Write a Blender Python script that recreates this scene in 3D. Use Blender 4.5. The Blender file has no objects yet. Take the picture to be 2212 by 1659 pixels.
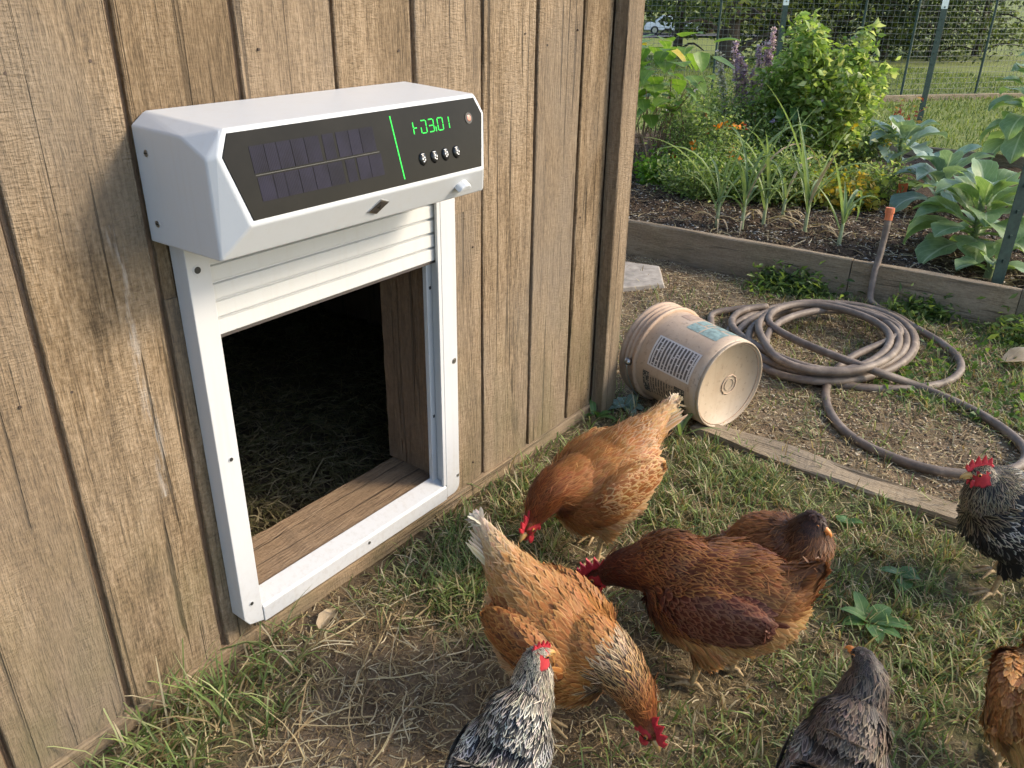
import bpy, bmesh, math, random
import numpy as np
from mathutils import Vector, Matrix, Euler

R = math.radians
scene = bpy.context.scene
col = scene.collection
rs = np.random.RandomState(7)
random.seed(7)

# ------------------------------------------------------------------ camera
PITCH, PHI, ROLL, FPX = .45425, .64206, .0156, 1786.4
CAM = np.array([0., -1.4, 1.45])
_fw = np.array([math.cos(PHI), math.sin(PHI), 0.]); _rt = np.array([math.sin(PHI), -math.cos(PHI), 0.])
_up0 = np.array([0, 0, 1.])
_fwd = _fw * math.cos(PITCH) - _up0 * math.sin(PITCH)
_up = _fw * math.sin(PITCH) + _up0 * math.cos(PITCH)
_r2 = _rt * math.cos(ROLL) + _up * math.sin(ROLL)
_u2 = -_rt * math.sin(ROLL) + _up * math.cos(ROLL)
cam = bpy.data.cameras.new('camera'); cam_o = bpy.data.objects.new('camera', cam); col.objects.link(cam_o)
cam.sensor_width = 36; cam.lens = 36 * FPX / 2212; cam.clip_start = .05; cam.clip_end = 2000
cam_o.matrix_world = Matrix(((_r2[0], _u2[0], -_fwd[0], CAM[0]), (_r2[1], _u2[1], -_fwd[1], CAM[1]),
                             (_r2[2], _u2[2], -_fwd[2], CAM[2]), (0, 0, 0, 1)))
scene.camera = cam_o

# ------------------------------------------------------------------ sky, sun, exposure
SUN_TO = Vector((.75, -1.0, .80)).normalized()
w = bpy.data.worlds.new('World'); scene.world = w; w.use_nodes = True
wn = w.node_tree; bg = wn.nodes['Background']
sky = wn.nodes.new('ShaderNodeTexSky'); sky.sky_type = 'NISHITA'; sky.sun_disc = False
sky.sun_elevation = math.asin(SUN_TO.z); sky.sun_rotation = math.atan2(SUN_TO.x, SUN_TO.y)
sky.dust_density = 1.6; sky.ozone_density = 1.0
wn.links.new(sky.outputs[0], bg.inputs[0]); bg.inputs[1].default_value = .15
sun = bpy.data.lights.new('sun', 'SUN'); sun.energy = 1.8; sun.angle = R(14.0); sun.color = (1, .86, .67)
sun_o = bpy.data.objects.new('sun', sun); col.objects.link(sun_o)
sun_o.rotation_euler = (-SUN_TO).to_track_quat('-Z', 'Y').to_euler(); sun_o.location = (6, -8, 8)
scene.view_settings.view_transform = 'Standard'; scene.view_settings.look = 'None'
scene.view_settings.exposure = 1.18; scene.view_settings.gamma = 1; scene.view_settings.use_curve_mapping = False
scene.render.engine = 'CYCLES'
scene.cycles.max_bounces = 5; scene.cycles.diffuse_bounces = 3; scene.cycles.glossy_bounces = 2; scene.cycles.use_adaptive_sampling = True; scene.cycles.adaptive_threshold = .03; scene.cycles.transparent_max_bounces = 6
scene.cycles.use_denoising = True; scene.cycles.use_light_tree = False

# ------------------------------------------------------------------ helpers
def at(px, py, z=0.):
    """ground-plane point seen at a position of the 2212 x 1659 survey sheet"""
    x, y = (px - 1106) / FPX, (py - 829.5) / FPX
    d = _fwd + x * _r2 - y * _u2
    t = (z - CAM[2]) / d[2]
    return CAM + t * d

def tag(o, label=None, cat=None, group=None, kind=None):
    if label: o['label'] = label
    if cat: o['category'] = cat
    if group: o['group'] = group
    if kind: o['kind'] = kind
    return o

def link(o, parent=None):
    col.objects.link(o)
    if parent is not None: o.parent = parent
    return o

def empty(name, loc=(0, 0, 0), rz=0., parent=None):
    o = bpy.data.objects.new(name, None); o.location = loc; o.rotation_euler = (0, 0, rz)
    o.empty_display_size = .1
    return link(o, parent)

def pydata(name, V, F, m=None, parent=None, smooth=False, mats=None, fm=None):
    me = bpy.data.meshes.new(name); me.from_pydata([tuple(map(float, v)) for v in V], [], [tuple(map(int, f)) for f in F])
    for x in (mats or ([m] if m else [])): me.materials.append(x)
    if smooth: me.polygons.foreach_set('use_smooth', [True] * len(me.polygons))
    if fm is not None: me.polygons.foreach_set('material_index', fm)
    me.update()
    return link(bpy.data.objects.new(name, me), parent)

def tris(name, V, F, m, parent=None, attrs=None, smooth=True):
    """fast triangle mesh; attrs: {name: (n,3|1) array} on points"""
    V = np.ascontiguousarray(V, dtype=np.float32); F = np.ascontiguousarray(F, dtype=np.int32)
    me = bpy.data.meshes.new(name)
    me.vertices.add(len(V)); me.vertices.foreach_set('co', V.ravel())
    me.loops.add(F.size); me.loops.foreach_set('vertex_index', F.ravel())
    me.polygons.add(len(F)); me.polygons.foreach_set('loop_start', np.arange(0, F.size, 3, dtype=np.int32))
    try: me.polygons.foreach_set('loop_total', np.full(len(F), 3, dtype=np.int32))
    except Exception: pass
    me.update(calc_edges=True)
    if smooth: me.polygons.foreach_set('use_smooth', np.ones(len(F), dtype=bool))
    for k, a in (attrs or {}).items():
        a = np.asarray(a, dtype=np.float32)
        if a.ndim == 2 and a.shape[1] == 3 and k in ('Col', 'Edge'):
            at_ = me.attributes.new(k, 'FLOAT_COLOR', 'POINT')
            at_.data.foreach_set('color', np.concatenate([a, np.ones((len(a), 1), np.float32)], 1).ravel())
        elif a.ndim == 2:
            at_ = me.attributes.new(k, 'FLOAT_VECTOR', 'POINT'); at_.data.foreach_set('vector', a.ravel())
        else:
            at_ = me.attributes.new(k, 'FLOAT', 'POINT'); at_.data.foreach_set('value', a.ravel())
    me.materials.append(m); me.update()
    return link(bpy.data.objects.new(name, me), parent)

def box_vf(x0, x1, y0, y1, z0, z1):
    V = [(x0, y0, z0), (x1, y0, z0), (x1, y1, z0), (x0, y1, z0), (x0, y0, z1), (x1, y0, z1), (x1, y1, z1), (x0, y1, z1)]
    F = [(3, 2, 1, 0), (4, 5, 6, 7), (0, 1, 5, 4), (1, 2, 6, 5), (2, 3, 7, 6), (3, 0, 4, 7)]
    return V, F

def bevel_mesh(o, width=.003, seg=2, angle=30):
    bm = bmesh.new(); bm.from_mesh(o.data)
    es = [e for e in bm.edges if len(e.link_faces) == 2 and e.calc_face_angle(0) > R(angle)]
    bmesh.ops.bevel(bm, geom=es, offset=width, segments=seg, profile=.5, affect='EDGES', clamp_overlap=True)
    bm.to_mesh(o.data); bm.free(); o.data.update()
    return o

def box(name, x0, x1, y0, y1, z0, z1, m, parent=None, bev=0.):
    V, F = box_vf(x0, x1, y0, y1, z0, z1)
    o = pydata(name, V, F, m, parent)
    if bev: bevel_mesh(o, bev)
    return o

def vnoise(x, y, s=1., seed=0):
    """2-D value noise 0..1"""
    r = np.random.RandomState(seed + 1000); T = r.rand(256, 256)
    x = np.asarray(x) * s + 37.3; y = np.asarray(y) * s + 91.7
    xi = np.floor(x).astype(int); yi = np.floor(y).astype(int); fx = x - xi; fy = y - yi
    fx = fx * fx * (3 - 2 * fx); fy = fy * fy * (3 - 2 * fy)
    g = lambda a, b: T[a % 256, b % 256]
    return (g(xi, yi) * (1 - fx) + g(xi + 1, yi) * fx) * (1 - fy) + (g(xi, yi + 1) * (1 - fx) + g(xi + 1, yi + 1) * fx) * fy

def sstep(a, b, x):
    t = np.clip((np.asarray(x, float) - a) / (b - a), 0, 1); return t * t * (3 - 2 * t)

def catmull(P, n):
    P = np.asarray(P, float); k = len(P)
    Q = np.vstack([2 * P[0] - P[1], P, 2 * P[-1] - P[-2]])
    out = []
    for u in np.linspace(0, k - 1, n):
        i = min(int(u), k - 2); t = u - i; a, b, c, d = Q[i:i + 4]
        out.append(.5 * (2 * b + (c - a) * t + (2 * a - 5 * b + 4 * c - d) * t * t + (3 * b - a - 3 * c + d) * t ** 3))
    return np.array(out)

def tube_vf(P, rad, sides=8, caps=True, rad2=None, upv=(0, 0, 1)):
    """tube along P with radius rad (and rad2 along the second axis)"""
    P = np.asarray(P, float); n = len(P); rad = np.broadcast_to(rad, (n,)); rad2 = rad if rad2 is None else np.broadcast_to(rad2, (n,))
    T = np.gradient(P, axis=0); T /= np.linalg.norm(T, axis=1)[:, None] + 1e-9
    V = []; F = []
    u = np.cross(np.array(upv, float), T[0])
    if np.linalg.norm(u) < .1: u = np.cross(np.array([1., 0, 0]), T[0])
    u /= np.linalg.norm(u)
    a = np.linspace(0, 2 * math.pi, sides, endpoint=False)
    for i in range(n):
        u = u - T[i] * (u @ T[i]); u /= np.linalg.norm(u); v = np.cross(T[i], u)
        V.append(P[i] + np.cos(a)[:, None] * u * rad[i] + np.sin(a)[:, None] * v * rad2[i])
    V = np.concatenate(V)
    for i in range(n - 1):
        for j in range(sides):
            k = (j + 1) % sides
            F.append((i * sides + j, i * sides + k, (i + 1) * sides + k, (i + 1) * sides + j))
    if caps:
        F.append(tuple(range(sides))[::-1]); F.append(tuple((n - 1) * sides + j for j in range(sides)))
    return V, F

def tube(name, P, rad, m, parent=None, sides=8, **k):
    V, F = tube_vf(P, rad, sides, **k)
    return pydata(name, V, F, m, parent, True)

def join_vf(parts):
    V = []; F = []; n = 0
    for v, f in parts:
        V.extend([tuple(x) for x in v]); F.extend([tuple(i + n for i in q) for q in f]); n += len(v)
    return V, F

# ------------------------------------------------------------------ materials
class NT:
    def __init__(s, name):
        s.m = bpy.data.materials.new(name); s.m.use_nodes = True; s.t = s.m.node_tree; s.t.nodes.clear()
        s.out = s.t.nodes.new('ShaderNodeOutputMaterial')
    def n(s, ty, ins=None, **pr):
        nd = s.t.nodes.new('ShaderNode' + ty)
        for k, v in pr.items(): setattr(nd, k, v)
        for k, v in (ins or {}).items(): s.set(nd.inputs[k], v)
        return nd
    def set(s, sock, v):
        if isinstance(v, bpy.types.NodeSocket): s.t.links.new(v, sock)
        elif isinstance(v, (tuple, list)) and len(v) == 3 and sock.type == 'RGBA': sock.default_value = (*v, 1)
        else: sock.default_value = v
    def coord(s, kind='Object', scale=(1, 1, 1), rnd=0.):
        c = s.n('TexCoord').outputs[kind]
        if rnd:
            r = s.n('ObjectInfo').outputs['Random']
            c = s.n('VectorMath', {0: c, 1: s.n('CombineXYZ', {0: s.mul(r, rnd), 1: s.mul(r, rnd * 1.7), 2: s.mul(r, rnd * .6)}).outputs[0]}, operation='ADD').outputs[0]
        return s.n('Mapping', {'Vector': c, 'Scale': scale}).outputs[0]
    def noise(s, vec, scale=5., det=4., rough=.55, dist=0., col=False):
        x = s.n('TexNoise', {'Vector': vec, 'Scale': scale, 'Detail': det, 'Roughness': rough, 'Distortion': dist})
        return x.outputs['Color' if col else 'Fac']
    def ramp(s, f, stops, interp='LINEAR'):
        r = s.n('ValToRGB', {'Fac': f}); e = r.color_ramp; e.interpolation = interp
        while len(e.elements) < len(stops): e.elements.new(.5)
        for q, (p, c) in zip(e.elements, stops):
            q.position = p; q.color = (*c, 1) if isinstance(c, (tuple, list)) else (c, c, c, 1)
        return r.outputs[0]
    def mix(s, f, a, b, bl='MIX'):
        x = s.n('Mix', data_type='RGBA', blend_type=bl); s.set(x.inputs[0], f); s.set(x.inputs[6], a); s.set(x.inputs[7], b)
        return x.outputs[2]
    def math(s, op, a, b=0., clamp=False):
        x = s.n('Math', {0: a, 1: b}, operation=op); x.use_clamp = clamp; return x.outputs[0]
    def mul(s, a, b): return s.math('MULTIPLY', a, b)
    def add(s, a, b): return s.math('ADD', a, b)
    def attr(s, name, out='Color'): return s.n('Attribute', attribute_name=name).outputs[out]
    def bump(s, h, st=.3, d=.01): return s.n('Bump', {'Height': h, 'Strength': st, 'Distance': d}).outputs[0]
    def bsdf(s, colr, rough=.6, normal=None, **k):
        ins = {'Base Color': colr, 'Roughness': rough}
        if normal is not None: ins['Normal'] = normal
        for a, b in k.items(): ins[a.replace('_', ' ')] = b
        return s.n('BsdfPrincipled', ins).outputs[0]
    def done(s, sh): s.t.links.new(sh, s.out.inputs[0]); return s.m

def plain(name, c, rough=.5, noise_amt=.0, metallic=0., nscale=30., bump=0.):
    t = NT(name); cc = c; nrm = None
    if noise_amt or bump:
        v = t.coord('Object'); f = t.noise(v, nscale, 5)
        lo = tuple(x * (1 - noise_amt) for x in c); hi = tuple(min(1, x * (1 + noise_amt)) for x in c)
        cc = t.ramp(f, [(.3, lo), (.7, hi)])
        if bump: nrm = t.bump(f, bump, .004)
    return t.done(t.bsdf(cc, rough, nrm, Metallic=metallic))

def emit(name, c, st):
    t = NT(name); return t.done(t.n('Emission', {'Color': (*c, 1), 'Strength': st}).outputs[0])

def wood(name, cols, axis='z', rough=.85, saw=1., crack=.8, green=0., scrape=None, bumpst=.8, rnd=40.):
    """rough-sawn timber: cols dark->light, grain along axis"""
    t = NT(name)
    def sc(a, b): return {'z': (a, a, b), 'x': (b, a, a), 'y': (a, b, a)}[axis]
    g1 = t.noise(t.coord('Object', sc(30, 2.6), rnd), 1, 3, .7, .7)
    g2 = t.noise(t.coord('Object', sc(190, 22.0), rnd), 1, 2, .7)
    g3 = t.noise(t.coord('Object', sc(6, 1.4), rnd), 1, 3, .6, .5)
    sw = t.noise(t.coord('Object', sc(60, 240), rnd), 1, 2, .6)
    iso = t.noise(t.coord('Object', (1, 1, 1), rnd), 95, 2, .7)
    swm = t.ramp(g3, [(.38, .2), (.6, 1.)])
    f = t.add(t.mul(g1, .30), t.add(t.mul(g2, .30), t.add(t.mul(g3, .26), t.mul(iso, .22))))
    c = t.ramp(f, [(.42, cols[0]), (.525, cols[1]), (.63, cols[2])])
    c = t.mix(t.mul(t.mul(swm, t.ramp(sw, [(.44, 0.), (.6, 1.)])), .38 * saw), c, cols[2])
    ck = t.noise(t.coord('Object', sc(62, 1.1), rnd * 1.3), 1, 2, .5, .6)
    ckm = t.ramp(ck, [(.33, 1.), (.375, 0.)])
    c = t.mix(t.mul(ckm, crack), c, tuple(x * .25 for x in cols[0]))
    ck2 = t.ramp(t.noise(t.coord('Object', sc(150, 2.6), rnd * .7), 1, 2, .6, .4), [(.30, 1.), (.38, 0.)])
    c = t.mix(t.mul(ck2, crack * .75), c, tuple(x * .4 for x in cols[0]))
    vo = t.n('TexVoronoi', {'Vector': t.coord('Object', sc(4.2, 1.7), rnd), 'Scale': 1.0}).outputs['Distance']
    kn = t.ramp(t.add(vo, t.mul(t.math('SUBTRACT', g1, .5), .06)), [(.05, 1.), (.10, 0.)])
    c = t.mix(t.mul(kn, .65), c, tuple(x * .5 for x in cols[0]))
    big = t.noise(t.coord('Object', (1, 1, .5), rnd), 2.6, 3, .6)
    c = t.mix(t.ramp(big, [(.45, 0.), (.68, .6)]), c, tuple(x * .62 + .6 * y for x, y in zip(cols[1], (.10, .115, .12))))
    c = t.mix(t.ramp(big, [(.30, .45), (.46, 0.)]), c, tuple(x * .55 for x in cols[1]))
    r = t.n('ObjectInfo').outputs['Random']
    c = t.mix(t.mul(r, .30), c, tuple(x * .6 for x in cols[1]))
    r2 = t.math('FRACT', t.mul(r, 7.13)); c = t.mix(t.mul(r2, .30), c, (.25, .20, .15))
    if green:
        z = t.n('SeparateXYZ', {0: t.n('TexCoord').outputs['Object']}).outputs[2]
        gm = t.mul(t.math('SUBTRACT', 1, t.n('MapRange', {0: z, 1: .02, 2: .6}).outputs[0], True), t.ramp(t.noise(t.coord('Object', (1, 1, .5)), 9, 3), [(.38, 0.), (.65, 1.)]))
        c = t.mix(t.mul(gm, green), c, (.12, .11, .05))
    if scrape:
        x = t.n('SeparateXYZ', {0: t.n('TexCoord').outputs['Object']})
        wob = t.mul(t.math('SUBTRACT', t.noise(t.coord('Object', (1, 1, 3)), 2.5, 2), .5), .05)
        dx = t.math('ABSOLUTE', t.math('SUBTRACT', t.add(x.outputs[0], wob), scrape[0]))
        m1 = t.ramp(dx, [(.0, 1.), (.015, 0.)])
        m2 = t.mul(t.math('GREATER_THAN', x.outputs[2], scrape[1]), t.math('LESS_THAN', x.outputs[2], scrape[2]))
        m3 = t.ramp(t.noise(t.coord('Object', (90, 90, 10)), 1, 4, .75), [(.46, 0.), (.62, 1.)])
        c = t.mix(t.mul(t.mul(m1, m2), t.mul(m3, .6)), c, (.46, .43, .39))
    h = t.add(t.mul(g2, .9), t.add(t.mul(t.mul(sw, swm), .9 * saw), t.mul(ckm, -.9)))
    return t.done(t.bsdf(c, rough, t.bump(h, bumpst, .006), Specular_IOR_Level=.2))

TAN = [(.066, .044, .024), (.20, .138, .077), (.36, .268, .17)]
M = {}
M['plank'] = wood('plank_wood', TAN, 'z', green=.5)
M['plank_scraped'] = wood('scraped_plank_wood', TAN, 'z', green=.5, scrape=(.705, .5, 1.06))
M['skirt'] = wood('skirt_wood', [(.13, .085, .045), (.30, .205, .115), (.42, .30, .175)], 'x', green=.4)
M['jamb'] = wood('jamb_wood', [(.09, .05, .025), (.20, .115, .06), (.30, .185, .10)], 'z', saw=.6)
M['sill'] = wood('sill_wood', [(.15, .09, .045), (.33, .21, .115), (.46, .32, .19)], 'x', saw=.5)
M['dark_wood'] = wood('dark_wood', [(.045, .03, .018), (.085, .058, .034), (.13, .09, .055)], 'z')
M['bed_wood'] = wood('bed_wood', [(.15, .105, .062), (.34, .25, .155), (.52, .41, .27)], 'y', saw=.5, green=.2)
M['bed_wood_x'] = wood('bed_wood_end', [(.16, .125, .075), (.32, .25, .16), (.46, .375, .26)], 'x', saw=.5, green=.2)
M['edging'] = wood('edging_wood', [(.16, .115, .065), (.33, .25, .155), (.45, .36, .24)], 'y', saw=.2, rough=.95)

def white_paint(name, dirt=.25, c=(.55, .572, .59), rough=.38):
    t = NT(name); v = t.coord('Object')
    n1 = t.noise(v, 7, 6, .65); n2 = t.noise(v, 120, 3)
    cc = t.mix(t.mul(t.ramp(n1, [(.5, 0.), (.75, 1.)]), dirt), c, (.55, .52, .46))
    sp = t.ramp(t.noise(v, 210, 2), [(.26, 1.), (.30, 0.)])
    cc = t.mix(t.mul(sp, dirt), cc, (.30, .26, .2))
    st = t.noise(t.coord('Object', (55, 55, 3)), 1, 3, .6); cc = t.mix(t.mul(t.ramp(st, [(.52, 0.), (.72, 1.)]), dirt * .8), cc, (.47, .43, .36))
    z = t.n('SeparateXYZ', {0: t.n('TexCoord').outputs['Object']}).outputs[2]
    mud = t.mul(t.math('SUBTRACT', 1, t.n('MapRange', {0: z, 1: -.01, 2: .22}).outputs[0], True), t.ramp(t.noise(v, 70, 5, .75), [(.50, 0.), (.62, 1.)]))
    cc = t.mix(t.mul(mud, dirt * .7), cc, (.26, .2, .13))
    return t.done(t.bsdf(cc, t.add(t.mul(n1, .2), rough - .08), t.bump(n2, .08, .001)))
M['white'] = white_paint('white_coated_metal', .16)
M['white_rail'] = white_paint('white_rail_paint', .25, (.545, .55, .55))
M['white_slat'] = white_paint('white_slat_paint', .2, (.56, .565, .55), .45)

def black_glass():
    t = NT('black_panel_glass'); v = t.coord('Object')
    n = t.noise(v, 6, 6, .65); sc = t.noise(t.coord('Object', (12, 12, 160)), 1, 4)
    c = t.mix(t.mul(t.ramp(n, [(.45, 0.), (.75, 1.)]), .5), (.006, .006, .0055), (.022, .020, .017))
    return t.done(t.bsdf(c, t.add(.05, t.mul(n, .22)), t.bump(sc, .02, .001), Specular_IOR_Level=.1))
M['glass'] = black_glass()

def solar():
    t = NT('solar_cell_silicon')
    v = t.coord('Object', (1, 1, 1), 3.)
    wv = t.n('TexWave', {'Vector': v, 'Scale': 95., 'Distortion': .6, 'Detail': 1.}, wave_type='BANDS', bands_direction='X').outputs['Fac']
    n = t.noise(v, 16, 5)
    c = t.ramp(n, [(.35, (.006, .006, .012)), (.65, (.014, .0135, .027))])
    c = t.mix(t.mul(t.ramp(wv, [(.75, 0.), (.95, 1.)]), .3), c, (.045, .043, .07))
    return t.done(t.bsdf(c, .25, Specular_IOR_Level=.08))
M['solar'] = solar()
M['green'] = emit('green_display', (.07, .85, .12), .9)
M['black_plastic'] = plain('black_plastic', (.018, .018, .018), .22)
M['white_print'] = plain('white_print', (.75, .75, .75), .5)
M['lens'] = plain('orange_lens', (.55, .24, .17), .25)
M['steel'] = plain('steel_screw', (.45, .44, .42), .35, .2, 1.)
M['badge'] = plain('badge_dark', (.05, .045, .04), .3)
M['screw_dark'] = plain('screw_hole_dark', (.03, .03, .028), .5)
M['nail'] = plain('rusty_nail', (.06, .038, .026), .7, .4, nscale=200.)
M['seal'] = plain('rubber_seal', (.06, .05, .045), .7)

def vcol(name, rough=.75, transl=.0, nz=.25, nscale=60., spec=.3):
    t = NT(name); c = t.attr('Col')
    n = t.noise(t.coord('Object'), nscale, 3)
    c = t.mix(1., c, t.ramp(n, [(.3, (1 - nz,) * 3), (.7, (1 + nz * .6,) * 3)]), 'MULTIPLY')
    b = t.bsdf(c, rough, Specular_IOR_Level=spec)
    if transl:
        tl = t.n('BsdfTranslucent', {'Color': t.mix(1., c, (1.35, 1.3, .7), 'MULTIPLY')}).outputs[0]
        b = t.n('MixShader', {0: transl, 1: b, 2: tl}).outputs[0]
    return t.done(b)
M['grass'] = vcol('grass_blades', .6, .35, .1)
M['straw'] = vcol('straw', .7, .15, .15)
M['chip'] = vcol('wood_chips', .9, 0, .3)
M['leafv'] = vcol('small_leaves', .45, .5, .15, 40.)
M['petal'] = vcol('petals', .6, .35, .1)
M['far_leaf'] = vcol('tree_leaves', .6, .35, .2, 4.)
M['stem'] = plain('green_stem', (.12, .16, .06), .6, .3)
M['brown_stem'] = plain('dry_stem', (.20, .13, .075), .8, .35, nscale=40.)
M['bark'] = plain('bark', (.055, .04, .028), .95, .5, nscale=9., bump=.8)

def leaf_mat(name, c1, c2, vein, transl=.3, rough=.42):
    t = NT(name); uv = t.n('UVMap').outputs[0]; s = t.n('SeparateXYZ', {0: uv})
    u = t.math('ABSOLUTE', t.math('SUBTRACT', s.outputs[0], .5))
    mid = t.ramp(u, [(.018, 1.), (.045, 0.)])
    ph = t.math('SINE', t.mul(t.math('SUBTRACT', s.outputs[1], t.mul(u, .75)), 44.))
    vn = t.ramp(ph, [(.93, 0.), (1., 1.)])
    n = t.noise(t.coord('Object', (1, 1, 1), 5.), 22, 4)
    c = t.ramp(n, [(.3, c1), (.7, c2)])
    r = t.n('ObjectInfo').outputs['Random']
    c = t.mix(t.mul(r, .35), c, tuple(x * 1.25 for x in c2))
    ed = t.ramp(t.add(u, t.mul(t.noise(t.coord('Object', (1, 1, 1), 9.), 30, 3), .16)), [(.535, 0.), (.60, 1.)])
    c = t.mix(t.mul(ed, .55), c, tuple(min(.6, x * 1.5 + .06) for x in c2))
    c = t.mix(t.math('MAXIMUM', mid, t.mul(vn, .35)), c, vein)
    b = t.bsdf(c, rough, t.bump(t.add(t.mul(vn, -.6), n), .35, .006))
    tl = t.n('BsdfTranslucent', {'Color': t.mix(1., c, (1.3, 1.35, .6), 'MULTIPLY')}).outputs[0]
    return t.done(t.n('MixShader', {0: transl, 1: b, 2: tl}).outputs[0])
M['kale'] = leaf_mat('collard_leaf', (.13, .21, .085), (.24, .34, .16), (.42, .5, .32), .38)
M['kale_blue'] = leaf_mat('blue_cabbage_leaf', (.14, .22, .165), (.235, .33, .26), (.42, .5, .43), .3)
M['bean'] = leaf_mat('bean_leaf', (.09, .18, .04), (.2, .32, .06), (.27, .37, .12), .5)
M['leek'] = leaf_mat('leek_leaf', (.12, .20, .08), (.27, .34, .16), (.30, .38, .2), .35)
M['weed'] = leaf_mat('weed_leaf', (.05, .12, .03), (.10, .2, .05), (.2, .28, .1), .35)
M['yellow_leaf'] = leaf_mat('yellow_leaf', (.50, .36, .03), (.62, .47, .05), (.6, .5, .12), .4)
M['dry_leaf'] = leaf_mat('dry_leaf', (.33, .23, .13), (.52, .41, .27), (.6, .5, .35), .2, .8)

def rubber():
    t = NT('hose_rubber'); v = t.coord('Object')
    n = t.noise(v, 14, 6, .65); n2 = t.noise(v, 160, 3)
    c = t.ramp(n, [(.3, (.09, .066, .048)), (.55, (.185, .14, .105)), (.75, (.34, .275, .21))])
    return t.done(t.bsdf(c, .6, t.bump(n2, .15, .002)))
M['hose'] = rubber()

def bucket_plastic(name, tint):
    t = NT(name); v = t.coord('Object')
    n = t.noise(v, 5, 6, .7); sp = t.noise(v, 60, 4, .7); st = t.noise(t.coord('Object', (60, 60, 4)), 1, 4)
    c = t.mix(t.ramp(n, [(.35, 0.), (.7, .6)]), tint, tuple(x * f for x, f in zip(tint, (.72, .6, .48))))
    c = t.mix(t.mul(t.ramp(sp, [(.58, 0.), (.68, 1.)]), .45), c, (.12, .085, .05))
    c = t.mix(t.mul(t.ramp(st, [(.56, 0.), (.7, 1.)]), .18), c, (.2, .15, .1))
    return t.done(t.bsdf(c, t.add(.38, t.mul(n, .25)), t.bump(sp, .12, .002), Subsurface_Weight=.0))
M['bucket'] = bucket_plastic('bucket_plastic', (.50, .385, .28))
M['bucket_rim'] = bucket_plastic('bucket_rim_plastic', (.50, .36, .25))
M['bucket_base'] = bucket_plastic('bucket_base_plastic', (.42, .34, .245))

def print_mat(name, ground, ink, rows, cols, fill=.5, wear=.35):
    """flat print on a label: rows of small ink marks"""
    t = NT(name); uv = t.n('UVMap').outputs[0]; s = t.n('SeparateXYZ', {0: uv})
    row = t.math('FRACT', t.mul(s.outputs[1], rows))
    line = t.mul(t.math('GREATER_THAN', row, .22), t.math('LESS_THAN', row, .80))
    ri = t.math('FLOOR', t.mul(s.outputs[1], rows))
    cv = t.n('CombineXYZ', {0: t.mul(s.outputs[0], cols), 1: t.mul(ri, 7.31), 2: 0.}).outputs[0]
    nn = t.noise(cv, 1., 2, .8)
    ink_f = t.mul(line, t.math('GREATER_THAN', nn, fill))
    mx = t.mul(t.mul(t.math('GREATER_THAN', s.outputs[0], .05), t.math('LESS_THAN', s.outputs[0], .95)),
               t.mul(t.math('GREATER_THAN', s.outputs[1], .04), t.math('LESS_THAN', s.outputs[1], .96)))
    c = t.mix(t.mul(ink_f, mx), ground, ink)
    wr = t.ramp(t.noise(t.coord('Object'), 45, 5, .7), [(.52, 0.), (.66, 1.)])
    c = t.mix(t.mul(wr, wear), c, (.5, .4, .3))
    return t.done(t.bsdf(c, .5))
M['label_white'] = print_mat('printed_label', (.60, .565, .53), (.09, .08, .075), 13, 15, .40, .25)
M['label_black'] = print_mat('dark_label', (.055, .05, .042), (.40, .34, .26), 4, 5, .52, .2)
M['label_tan'] = print_mat('faded_print', (.36, .27, .19), (.09, .07, .05), 9, 7, .44, .25)
M['teal'] = plain('teal_print', (.21, .29, .265), .5, .35, nscale=70.)
M['brown_print'] = plain('brown_print', (.36, .25, .18), .55, .25, nscale=60.)
M['post_green'] = plain('post_green_paint', (.028, .055, .042), .5, .35, nscale=40.)
M['post_white'] = plain('post_white_tip', (.72, .78, .72), .5, .1)
M['wire'] = plain('galvanised_wire', (.16, .17, .15), .5, .2, .0)
M['car_white'] = plain('car_paint', (.75, .75, .74), .3)
M['car_glass'] = plain('car_glass', (.02, .022, .025), .1)
M['tyre'] = plain('tyre_rubber', (.02, .02, .02), .8)
M['asphalt'] = plain('asphalt', (.09, .092, .10), .9, .2, nscale=3.)
M['stone'] = plain('slab_stone', (.34, .30, .25), .9, .3, nscale=20., bump=.5)
M['pot'] = plain('pot_plastic', (.025, .03, .028), .5)
M['orange_tag'] = plain('orange_tag', (.75, .16, .06), .5)
M['clay'] = plain('bare_clay', (.42, .25, .16), .95, .2, nscale=3.)

# ------------------------------------------------------------------ ground
def zone(x, y):
    """0 = bare / dry litter, 1 = green turf"""
    x = np.asarray(x, float); y = np.asarray(y, float)
    n = vnoise(x, y, 3.2, 3) * .6 + vnoise(x, y, 9, 4) * .4
    lawn = sstep(1.15, 1.55, x + .35 * (y + .6)) * sstep(2.62, 2.42, x)
    lawn = np.maximum(lawn, sstep(-.72, -1.0, y) * sstep(2.62, 2.42, x))
    wall_tuft = sstep(.22, .08, np.hypot((x - .60) * .6, y + .11)) * .55
    tuft2 = sstep(.20, .06, np.hypot(x - 1.33, y + .27))
    right = sstep(-.75, -1.05, y) * sstep(2.9, 3.3, x) * sstep(4.5, 4.2, x)
    bedside = sstep(3.8, 4.05, x) * sstep(.35, -.1, y) * (x < 4.5)
    far = sstep(8.0, 8.6, x)
    g = np.maximum.reduce([lawn * .95, wall_tuft, tuft2, right * .75, bedside * .8, far])
    g = np.where((x > 2.55) & (x < 3.9) & (y > -1.0), np.maximum(g, .12), g)
    g = g * (.45 + .9 * sstep(.25, .6, n))
    g = np.where((x < 2.45), g * (.25 + .75 * sstep(-.02, -.12, y)), g)
    g = np.where((y > .0) & (x < 2.45), 0, g)
    return np.clip(g, 0, 1)

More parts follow.
